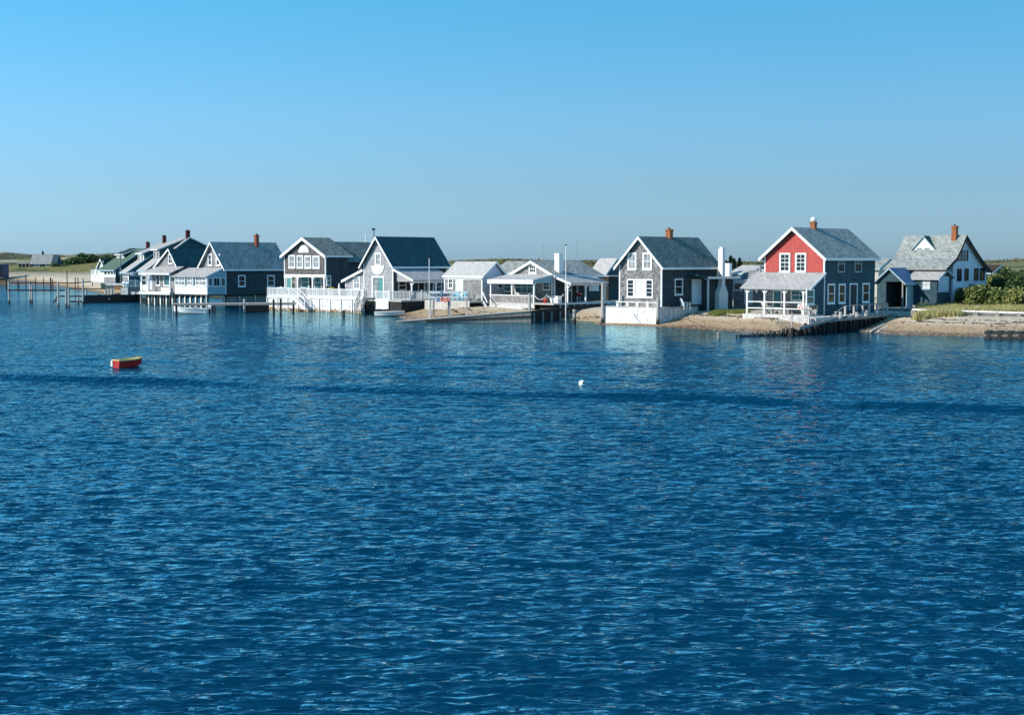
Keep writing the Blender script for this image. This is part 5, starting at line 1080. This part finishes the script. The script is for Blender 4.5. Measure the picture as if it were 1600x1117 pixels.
for k, (tx, tz) in enumerate(((-.24, .03), (.24, .05), (0.02, -.06))):
    mb = MB(); n = 12; R_ = .15
    pts = [(tx + R_ * math.cos(2 * math.pi * i / n), -.3 - .03 * k, tz + R_ * math.sin(2 * math.pi * i / n)) for i in range(n + 1)]
    for a, b_ in zip(pts[:-1], pts[1:]): mb.tube(a, b_, .06, n=6)
    part('ring', mb, M['orange_pl'], lb_)
# ---------------------------------------------------------------- docks and piers at the left
def pier(name, label, cat, z_base, D, m='wood'):
    o = thing(name, label, cat, (at(50, D).x, D, 0), 0); return o
o = thing('pier', 'nearest thin grey pier with tall piles over the water at far left', 'pier', at(14, 190), 0); X0 = at(14, 190).x
def PX(px, D): return at(px, D).x
def ppile(o, px, ybot, ytop, m='wood', r=.14, name='pile'):
    q = W(px, ybot, 0); z1 = zof_k(q.y, ytop); l = q - Vector(o.location); mb = MB(); mb.tube((l.x, l.y, -1.2), (l.x + random.uniform(-.08, .08), l.y, z1), r, r * .9, 8); part(name, mb, M[m], o); return l, q
def pbeam(o, pxa, ya, pxb, yb, D, m='wood_dark', w_=.6, hh=.19, name='deck_beam'):
    a = at(pxa, D, zof(D, ya)); b_ = at(pxb, D, zof(D, yb)); mb = MB(); mb.beam(a - Vector(o.location), b_ - Vector(o.location), w_, hh); part(name, mb, M[m], o)
for px, yb_, yt in ((14.5, 473.5, 440), (47.3, 472, 442.5), (49.9, 472.5, 446), (91.3, 479, 441), (103.9, 479, 453), (108.2, 481, 450), (122.8, 475, 464), (129.7, 475, 435), (135, 470, 452)): ppile(o, px, yb_, yt, 'tide_low', .15 if px < 60 else .13)
pbeam(o, 14, 453.6, 108, 453.8, 187); pbeam(o, 93, 463, 132, 463, 184); pbeam(o, 108, 471.5, 133, 471.5, 184); pbeam(o, 108, 451, 166, 451.5, 186, name='hand_rail', w_=.12, hh=.12)
for a, b_ in (((83.5, 473), (90, 462)), ((86, 473), (92, 464))): pbeam(o, a[0], a[1], b_[0], b_[1], 183, w_=.1, hh=.12, name='ladder_side')
for px in (165, 171, 175.5): ppile(o, px, 472, 452, 'wood_pale')
o = thing('pier', 'second thin pier with slender piles crossing the far left cove', 'pier', at(14, 275), 0)
for px, yt in ((10, 433), (28, 436), (30, 441), (40.8, 429), (55.6, 434), (68.8, 434), (79.8, 434), (82.8, 436), (105, 424), (117.5, 433), (122.5, 434), (145, 436)): ppile(o, px, 452, yt, 'wood_dark', .16 if px in (79.8, 10) else .10)
pbeam(o, 10, 442, 120, 442.3, 277, hh=.2); pbeam(o, 119, 442, 162, 438.5, 277, hh=.2)
o = thing('bulkhead', 'black tarred bulkhead along the water before the long roofed houses', 'bulkhead', W(131, 473, 0), 0); e_ = W(221, 471.5, 0) - W(131, 473, 0); o.rotation_euler = (0, 0, math.atan2(e_.y, e_.x)); L = e_.length
mb = MB(); n = 26
for k in range(n): mb.box(L * k / n, L * (k + .93) / n, -.08, .05, -.8, 1.02 + random.uniform(-.03, .03))
part('wall_planks', mb, M['wood_wet'], o, kind='stuff'); mb = MB(); mb.box(0, L, -.16, -.09, .7, .9); part('waler', mb, M['wood_wet'], o); mb = MB(); mb.box(L * .42, L * .435, -.2, -.1, .35, .6); part('white_mark', mb, M['white'], o)
o = thing('deck', 'pale low deck and white bulkhead between the black bulkhead and the long roofed houses', 'deck', W(168, 466, .5), 0)
def dbox(pa, pb, D, d_, m, name):
    a = at(pa[0], D, zof(D, pa[1])); b_ = at(pb[0], D, zof(D, pb[1])); l = Vector(o.location); mb = MB(); mb.box(a.x - l.x, b_.x - l.x, D - l.y, D + d_ - l.y, min(a.z, b_.z) - l.z, max(a.z, b_.z) - l.z); part(name, mb, M[m], o)
dbox((165, 446), (192, 443.5), 205, 4, 'white_old', 'deck_floor'); dbox((178, 447), (190, 453), 204, .3, 'brown_wood', 'box_planter'); dbox((190, 450), (200, 464), 202, 6, 'white_old', 'white_panel')
for a in (165.5, 172, 176, 189, 194): dbox((a, 462), (a + 1.6, 450), 203, .2, 'wood_pale', 'deck_post')
for k in range(10): dbox((166 + k * 2.7, 446), (166.6 + k * 2.7, 451), 204.6, .06, 'wood', 'baluster')
dbox((200, 463), (219, 449), 199, 5, 'sh_shade_blue', 'dark_bulkhead'); dbox((205, 463), (211, 456), 197, .4, 'white_old', 'white_panel'); dbox((213, 463), (219, 456.5), 197, .4, 'white_old', 'white_panel')
# walkway dock of the glazed-porch house, with the white skiff in front
D0 = 152; o = thing('dock', 'long thin plank dock on dark piles behind the white outboard skiff', 'dock', at(271, D0), 0)
a, b_ = at(270.7, D0, zof(D0, 474.3)), at(463, D0 + 1, zof(D0 + 1, 473)); mb = MB(); n = 60; l = Vector(o.location)
for k in range(n): q = a.lerp(b_, k / n) - l; mb.box(q.x, q.x + (b_ - a).length / n * .9, q.y - .5, q.y + .5, q.z - .05, q.z + .03)
part('deck_boards', mb, M['wood_pale'], o, kind='stuff'); mb = MB(); mb.beam(a - l - Vector((0, .5, .14)), b_ - l - Vector((0, .5, .14)), .1, .18); part('stringer', mb, M['wood'], o)
for px, yb_, yt in ((275.5, 494, 476), (332, 486, 474), (336, 486, 474), (381.8, 488, 467), (428, 492, 467.5), (438.4, 493, 466.5), (458, 488, 470)): ppile(o, px, yb_, yt, 'wood_dark' if yt > 470 or px > 400 else 'wood_pale', .12)
mb = MB(); p0 = at(383, 154, 0) - l; p1 = at(420, 157, 0) - l; mb.add([(p0.x, p0.y, -.5), (p1.x, p1.y, -.5), (p1.x, p1.y, 1.0), (p0.x, p0.y, .85), (p0.x, p0.y + .3, -.5), (p1.x, p1.y + .3, -.5), (p1.x, p1.y + .3, 1.0), (p0.x, p0.y + .3, .85)], [(0,1,2,3),(7,6,5,4),(0,4,5,1),(1,5,6,2),(2,6,7,3),(3,7,4,0)]); part('dark_crib', mb, M['wood_dark'], o)
# ---------------------------------------------------------------- boats
def hull(L, Bm, H, bow=.02, stern=.75, rise=.35, n=12, chine=.78):
    """open skiff, stern at x=0, bow at x=L; outside, gunwale and inside skins"""
    def half(t):                        # half breadth at the sheer
        return Bm / 2 * (stern + (1 - stern) * math.sin(min(1, t / .45) * math.pi / 2)) if t < .45 else Bm / 2 * (bow + (1 - bow) * math.cos((t - .45) / .55 * math.pi / 2) ** .8)
    out_, inn, gun = MB(), MB(), MB(); rows_o, rows_i = [], []
    for k in range(n + 1):
        t_ = k / n; b = half(t_); zs = H * (1 + rise * t_ ** 2.2); zk = H * .18 * max(0, (t_ - .6) / .4) ** 2 * 2.2; x = L * t_
        c = b * chine * (1 - .25 * t_); zc = zk + H * .12 * (1 + t_)
        rows_o.append([(x, -b, zs), (x - .0, -c, zc), (x, 0, zk), (x, c, zc), (x, b, zs)])
        w_ = .035; bi = max(b - w_, .003); ci = max(c - w_, .002)
        rows_i.append([(x, -bi, zs), (x, -ci, zc + .05), (x, 0, zk + .06), (x, ci, zc + .05), (x, bi, zs)])
    for mb, rows in ((out_, rows_o), (inn, rows_i)):
        mb.v = [v for r in rows for v in r]; mb.f = [(k * 5 + j, k * 5 + j + 1, (k + 1) * 5 + j + 1, (k + 1) * 5 + j) for k in range(n) for j in range(4)]
    for rows in (rows_o,):
        for s_ in (0, 4):
            for k in range(n): gun.beam(rows[k][s_], rows[k + 1][s_], .06, .05)
        gun.beam(rows[0][0], rows[0][4], .06, .05)
    return out_, inn, gun, rows_o, rows_i
def boat(label, loc_, rz, L, Bm, H, mo, mi, mg, mt, group=None, thwarts=2, **k):
    o = thing('boat', label, 'boat', loc_, rz, group); a, b_, g_, ro_, ri_ = hull(L, Bm, H, **k)
    tr = MB(); r0 = ro_[0]; tr.add([(x - .0, y, z) for x, y, z in r0] + [(x + .04, y, z) for x, y, z in r0], [(0,1,2,3,4), (9,8,7,6,5), (0,4,9,5)])
    part('hull', a, M[mo], o, fix=False); part('inner_hull', b_, M[mi], o, fix=False); part('gunwale', g_, M[mg], o); part('transom', tr, M[mt], o, fix=False)
    for q in range(thwarts):
        x = L * (.28 + .3 * q); w_ = Bm * (.40 - .10 * q); t_ = MB(); t_.box(x - .12, x + .12, -w_, w_, H * .62, H * .68); part('thwart', t_, M[mi], o)
    return o
q = W(173, 572, 0); q2 = W(215, 570.5, 0)
dv = at(217, 76.0) - W(180, 576, 0)
bo = boat('small red dinghy with a yellow inside floating alone on the open blue water', W(181, 576, -.05), R(43), 1.45, .98, .44, 'boat_red', 'yellow', 'yellow', 'boat_red', bow=.30, stern=.86, rise=.22)
mb = MB(); mb.box(-.05, -.005, .28, .45, .1, .38); part('transom_patch', mb, M['white'], bo)

sk_ = boat('white open skiff with an outboard motor moored before the plank dock', W(324, 490.5, -.05), R(176), 3.6, 1.5, .55, 'boat_w', 'boat_w', 'boat_w', 'boat_w', bow=.04, stern=.8, rise=.45, thwarts=3)
mt_ = MB(); mt_.box(-.42, -.1, -.17, .17, .55, .95); m_o = part('outboard_motor', mt_, M['boat_w'], sk_); mb = MB(); mb.box(-.3, -.14, -.06, .06, -.3, .56); part('outboard_leg', mb, M['black'], m_o); mb = MB(); mb.box(-.43, -.09, -.175, .175, .62, .68); part('stripe', mb, M['navy'], m_o)
mb = MB(); mb.box(.9, 1.5, -.3, .3, .4, .75); part('console_box', mb, M['metal'], sk_)
boat('low white rowing boat pulled up between the oval board house and the sand', W(586, 494, 0), R(-3), 3.0, 1.2, .42, 'boat_w', 'boat_w', 'boat_w', 'boat_w', bow=.05, stern=.7, rise=.3)
by = thing('mooring_buoy', 'small round white mooring buoy floating in the middle of the blue water', 'buoy', W(909.5, 601.5, 0))
mb = MB(); mb.lathe((0, 0, -.08), [(.05, -.05), (.13, 0), (.15, .12), (.13, .25), (.05, .30)], 14); part('float', mb, M['boat_w'], by, smooth=True); mb = MB(); mb.tube((.06, -.16, .1), (.09, -.07, .12), .05, n=8); part('ring_eye', mb, M['black'], by)
# ---------------------------------------------------------------- vegetation
def leafmat(name, c):
    m, t, b, tc = newmat(name); n = nd(t, 'ShaderNodeTexNoise', i_Scale=1.3, i_Detail=4.0); t.links.new(tc.outputs['Object'], n.inputs[0])
    oi = t.nodes.new('ShaderNodeNewGeometry'); ad = nd(t, 'ShaderNodeMath', operation='MULTIPLY_ADD'); t.links.new(oi.outputs['Random Per Island'], ad.inputs[0]); ad.inputs[1].default_value = .45; t.links.new(n.outputs[0], ad.inputs[2])
    cc = ramp(t, ad.outputs[0], [(.35, mul(c, .5)), (.7, c), (1.0, mul(c, 1.7))]); t.links.new(cc, b.inputs['Base Color']); b.inputs['Roughness'].default_value = .6; b.inputs['Specular IOR Level'].default_value = .2
    return m
LF = {'green': leafmat('shrub_leaves', (.12, .15, .045)), 'dark': leafmat('dark_leaves', (.06, .10, .035)), 'spruce': leafmat('spruce_needles', (.02, .045, .025)), 'yel': leafmat('yellowing_leaves', (.24, .24, .07)), 'scrub': leafmat('dune_scrub_leaves', (.13, .125, .055)), 'grass': leafmat('marsh_grass_blades', (.34, .31, .13)), 'bgrass': leafmat('green_grass_blades', (.16, .19, .05))}
def foliage(parent, m, n, fn, size, rs, name='foliage'):
    """n leaf clumps (two crossed folded leaves each); fn gives their centres"""
    c = fn(n, rs); u = rs.normal(size=(n, 3)); u /= np.linalg.norm(u, axis=1)[:, None]; v = np.cross(u, rs.normal(size=(n, 3))); v /= np.linalg.norm(v, axis=1)[:, None]
    s_ = size * (.6 + .8 * rs.random((n, 1))); a = c + u * s_; b_ = c + v * s_ * .6; d_ = c - u * s_; e = c - v * s_ * .6
    V = np.stack([a, b_, d_, e], 1).reshape(-1, 3); me = bpy.data.meshes.new(name); me.vertices.add(len(V)); me.vertices.foreach_set('co', V.astype(np.float32).ravel())
    me.loops.add(4 * n); me.loops.foreach_set('vertex_index', np.arange(4 * n, dtype=np.int32)); me.polygons.add(n); me.polygons.foreach_set('loop_start', np.arange(0, 4 * n, 4, dtype=np.int32)); me.polygons.foreach_set('loop_total', np.full(n, 4, np.int32)); me.update()
    me.materials.append(m); o = bpy.data.objects.new(name, me); COL.objects.link(o)
    if parent is not None: o.parent = parent
    return o
def blob(rx, ry, hz, lumps=7, seed=0):
    r_ = np.random.default_rng(seed); L = [(r_.uniform(-.6, .6) * rx, r_.uniform(-.6, .6) * ry, r_.uniform(.25, .75) * hz, r_.uniform(.3, .5)) for _ in range(lumps)]
    def fn(n, rs):
        k = rs.integers(0, lumps, n); l = np.array(L)[k]; d = rs.normal(size=(n, 3)); d /= np.linalg.norm(d, axis=1)[:, None]; rad = (rs.random((n, 1)) ** .35)
        p = l[:, :3] + d * rad * l[:, 3:4] * np.array([rx, ry, hz * .9]) * 1.05; p[:, 2] = np.abs(p[:, 2]); return p
    return fn
def bush(label, px, D, rx, hz, m, n, size, seed, group, name='shrub', cat='shrub', z=None):
    x = at(px, D).x; z = gz(x, D) - .1 if z is None else z; hz = (zof(D, hz) - z) / 1.12; o = thing(name, label, cat, (x, D, z), 0, group); rs = np.random.default_rng(seed)
    foliage(o, LF[m], n, blob(rx, rx * .8, hz, seed=seed), size, rs)
    mb = MB()
    for k in range(4): a = k * 1.6 + seed; mb.tube((0, 0, -.2), (rx * .4 * math.cos(a), rx * .3 * math.sin(a), hz * .5), .06, .02, 5)
    part('stems', mb, M['wood_dark'], o); return o
G_ = 'shrubs on the marsh bank at right'
for a in ((1504, 130, 1.3, 446, 'green', 1500, .13, 1, 'low green shrub at the lavender wall, left end of the bank of shrubs'),
          (1522, 128, 1.5, 443, 'green', 1900, .13, 2, 'bright green shrub at the right corner of the lavender gable wall'),
          (1541, 127, 1.8, 440, 'green', 2600, .13, 3, 'broad green shrub before the low brown roofed cottage'),
          (1562, 132, 1.9, 434, 'dark', 3200, .14, 4, 'tall dark shrub directly behind the broad green shrub, right of the brown roof'),
          (1580, 136, 2.4, 417, 'green', 3600, .15, 5, 'tallest shrub of the bank, near the right edge of the photo'),
          (1605, 131, 2.4, 419, 'dark', 3200, .15, 6, 'dark shrub cut by the right edge of the photo'),
          (1572, 126, 1.9, 444, 'green', 2400, .13, 7, 'low rounded shrub in front of the tall dark shrub'),
          (1594, 124, 1.7, 446, 'yel', 2000, .13, 8, 'yellowing low shrub nearest the grass at the right edge'),
          (1533, 140, 1.6, 441, 'dark', 1800, .14, 9, 'dark shrub beside the low cottage under the brown roof'),
          (1620, 140, 3.0, 416, 'green', 3000, .16, 14, 'green shrub farthest right behind the dark edge shrub')):
    bush(a[8], *a[:8], G_)
bush('dark shrub growing behind the teal roofed house at its right', 706, 185, 3.0, 409, 'dark', 1800, .2, 20, None)
bush('low dark shrub by the right end of the long thin dune house', 92, 415, 3.2, 411, 'dark', 900, .35, 21, None)
bush('dark round shrub on the sand behind the white low roofed house', 1186, 190, .9, 408, 'spruce', 700, .16, 22, None)
def conifer(label, px, D, hz, rx, seed, group=None, m='spruce'):
    x = at(px, D).x; z = gz(x, D) - .2; hz = zof(D, hz) - z; o = thing('spruce_tree', label, 'tree', (x, D, z), 0, group); rs = np.random.default_rng(seed)
    def fn(n, rs):
        t_ = rs.random(n) ** .75; tier = .65 + .35 * np.abs(np.sin(t_ * 16 + seed)); r_ = rx * (1 - t_) * tier * np.sqrt(rs.random(n)) * 1.1 + .05; a = rs.random(n) * 6.28
        return np.stack([r_ * np.cos(a), r_ * np.sin(a), hz * (.08 + .92 * t_) - r_ * .25], 1)
    foliage(o, LF[m], 1500, fn, .17, rs, 'crown'); mb = MB(); mb.tube((0, 0, -.2), (0, 0, hz * .95), .14, .03, 6); part('trunk', mb, M['wood_dark'], o)
gg = 'spruces behind the tall white chimney'
for a in ((1134, 185, 408, 1.3, 1, 'spruce left of the group, partly behind the tall white chimney'), (1141, 188, 400.5, 1.3, 2, 'tallest pointed spruce behind the stubby white chimney'), (1146, 184, 404.5, 1.1, 3, 'narrow spruce right beside the tallest one'), (1155, 192, 404, 1.2, 4, 'lone right hand spruce above the white low roof')): conifer(a[5], *a[:5], gg)
def tree(label, px, D, rx, hz, seed, group=None, m='dark', n=1500, size=.35):
    x = at(px, D).x; z = gz(x, D) - .2; hz = (zof(D, hz) - z) / 1.08; o = thing('tree', label, 'tree', (x, D, z), 0, group); rs = np.random.default_rng(seed)
    f0 = blob(rx, rx * .8, hz * .8, 9, seed)
    def fn(n, rs): p = f0(n, rs); p[:, 2] += hz * .18; return p
    foliage(o, LF[m], n, fn, size, rs, 'crown'); mb = MB(); mb.tube((0, 0, -.2), (0, 0, hz * .5), .3, .15, 7); part('trunk', mb, M['wood_dark'], o)
    mb = MB()
    for k in range(4): a = k * 1.6 + seed; mb.tube((0, 0, hz * .35), (rx * .5 * math.cos(a), rx * .4 * math.sin(a), hz * .7), .12, .04, 5)
    part('limbs', mb, M['wood_dark'], o)
gt = 'dark trees on the far dune at left'
for a in ((104, 440, 3.6, 403, 31, 'low dark tree at the left end of the far tree line'), (122, 445, 3.4, 400, 32, 'dark rounded tree left of the tallest one in the far tree line'), (132, 450, 3.6, 395, 33, 'tallest dark rounded tree of the far tree line at left'), (142, 448, 3.0, 397.5, 34, 'dark tree just right of the tallest one in the far line'),
          (153, 452, 3.2, 401, 35, 'low dark tree behind the tiny green roofed cottage'), (166, 450, 3.4, 401, 36, 'dark tree above the roof of the tiny white cottage'), (176, 455, 3.0, 399, 37, 'dark tree rising just left of the green dormered roof')): tree(a[5], *a[:5], gt)
# grass tufts: uncountable
def grass(label, pts, hgt, m, per=5, name='marsh_grass'):
    rs = np.random.default_rng(77 + len(pts)); n = len(pts) * per; b_ = np.repeat(pts, per, 0) + np.c_[rs.normal(size=(n, 2)) * .12, np.zeros(n)]
    a = rs.random(n) * 6.28; w_ = .025 + .02 * rs.random(n); h_ = hgt * (.5 + .8 * rs.random(n)); lean = rs.normal(size=(n, 2)) * .22
    d = np.c_[np.cos(a) * w_, np.sin(a) * w_, np.zeros(n)]; top = b_ + np.c_[lean * h_[:, None], h_]
    V = np.stack([b_ - d, b_ + d, top], 1).reshape(-1, 3); me = bpy.data.meshes.new(name); me.vertices.add(3 * n); me.vertices.foreach_set('co', V.astype(np.float32).ravel())
    me.loops.add(3 * n); me.loops.foreach_set('vertex_index', np.arange(3 * n, dtype=np.int32)); me.polygons.add(n); me.polygons.foreach_set('loop_start', np.arange(0, 3 * n, 3, dtype=np.int32)); me.polygons.foreach_set('loop_total', np.full(n, 3, np.int32)); me.update(); me.materials.append(LF[m])
    o = bpy.data.objects.new(name, me); COL.objects.link(o); o['kind'] = 'stuff'; tag(o, label, 'grass'); return o
def scatter(pxa, pxb, Da, Db, n, seed, dens=None):
    rs = np.random.default_rng(seed); D = rs.uniform(Da, Db, n); px = rs.uniform(pxa, pxb, n); x = (px - 800) / F * D; z = ground_z(x, D); k = vnoise(x, D, 6, seed) > (dens or .0); return np.c_[x, D, z][k]
grass('tall yellow green marsh grass between the white guard rail and the shrubs', (lambda P: P[(P[:, 0] * 2222 / P[:, 1] + 800 > 1438 + 14 * np.sin(P[:, 1] * 1.3)) & (P[:, 1] > 114.5 + 1.2 * np.sin(P[:, 0] * .7) + .8 * np.sin(P[:, 0] * 1.9))])(scatter(1430, 1680, 113, 131, 17000, 5, .34)), .55, 'grass')
grass('short green grass at the foot of the tall flared white chimney', (lambda P: P[((P[:, 0] - 18.6) / 1.9) ** 2 + ((P[:, 1] - 122.6) / 1.6 + .4 * np.sin(P[:, 0] * 3)) ** 2 < 1])(scatter(1110, 1176, 119, 127, 4200, 6)), .22, 'bgrass', name='lawn_grass')
grass('yellow green dune grass covering the flat behind the far left beach', scatter(-60, 155, 372, 470, 15000, 7, .42), .8, 'grass', name='dune_grass')
# pebbles and wrack on the beach: uncountable
rs = np.random.default_rng(9)
def bits(label, name, cat, pts, size, m, flat=.5):
    n = len(pts); s_ = size * (.5 + rs.random(n)); oc = np.array([(1, 0, 0), (0, 1, 0), (-1, 0, 0), (0, -1, 0), (0, 0, 1)]) ; V = pts[:, None, :] + oc[None] * np.stack([s_, s_, s_ * flat], -1)[:, None, :]
    f = np.array([(0, 1, 4), (1, 2, 4), (2, 3, 4), (3, 0, 4)]); Fc = (np.arange(n)[:, None, None] * 5 + f[None]).reshape(-1, 3); me = bpy.data.meshes.new(name); me.vertices.add(5 * n); me.vertices.foreach_set('co', V.reshape(-1, 3).astype(np.float32).ravel())
    me.loops.add(Fc.size); me.loops.foreach_set('vertex_index', Fc.ravel().astype(np.int32)); me.polygons.add(len(Fc)); me.polygons.foreach_set('loop_start', np.arange(0, Fc.size, 3, dtype=np.int32)); me.polygons.foreach_set('loop_total', np.full(len(Fc), 3, np.int32)); me.update(); me.materials.append(m)
    o = bpy.data.objects.new(name, me); COL.objects.link(o); o['kind'] = 'stuff'; tag(o, label, cat)
pebm, t, b, tc = newmat('mixed_pebbles'); ge = t.nodes.new('ShaderNodeNewGeometry'); t.links.new(ramp(t, ge.outputs['Random Per Island'], [(.0, (.07, .05, .035)), (.35, (.28, .19, .11)), (.7, (.48, .36, .23)), (1, (.72, .66, .56))]), b.inputs['Base Color']); b.inputs['Roughness'].default_value = .8
x = rs.uniform(-12, 48, 60000); y = rs.uniform(98, 140, 60000); d_ = shore_d(x, y); k = (d_ > -.2) & (d_ < 7) & (rs.random(60000) < np.exp(-d_ / 3.5)); x, y = x[k], y[k]
bits('brown and pale pebbles scattered along the foot of the beach', 'beach_pebbles', 'pebbles', np.c_[x, y, ground_z(x, y)], .055, pebm)
x = rs.uniform(-10, 60, 120000); y = rs.uniform(98, 145, 120000); d_ = shore_d(x, y); wig = vnoise(x, y, 4, 41) * 1.6; k = (np.abs(d_ - 4.2 - wig) < .16) | (np.abs(d_ - 6.6 + wig * 1.3) < .12) | ((d_ > 2) & (d_ < 8) & (rs.random(120000) < .02)); x, y = x[k], y[k]
bits('dark strands of dried seaweed lying in lines across the sand', 'seaweed', 'seaweed', np.c_[x, y, ground_z(x, y)], .11, plain('dried_seaweed', (.09, .065, .04), .9, .4), .4)

# low scrub over the far dunes: uncountable
rs = np.random.default_rng(55); n = 5200; D = rs.uniform(190, 760, n) ; px = rs.uniform(-150, 1760, n); k = (px < 230) & (D > 480) | (px >= 600) & (D < 420); D, px = D[k], px[k]
x = (px - 800) / F * D; dn = vnoise(x, D, 30, 61, 4); k = dn > .56; x, D = x[k], D[k]; z = ground_z(x, D)
def fn(n, rs): j = rs.integers(0, len(x), n); s_ = .0022 * D[j] + .15; return np.c_[x[j] + rs.normal(size=n) * s_ * 2.2, D[j] + rs.normal(size=n) * s_ * 2.2, z[j] + np.abs(rs.normal(size=n)) * s_ * .26]
o = foliage(None, LF['scrub'], 30000, fn, .22, rs, 'dune_scrub'); o['kind'] = 'stuff'; tag(o, 'low olive scrub covering the dunes along the horizon', 'scrub')
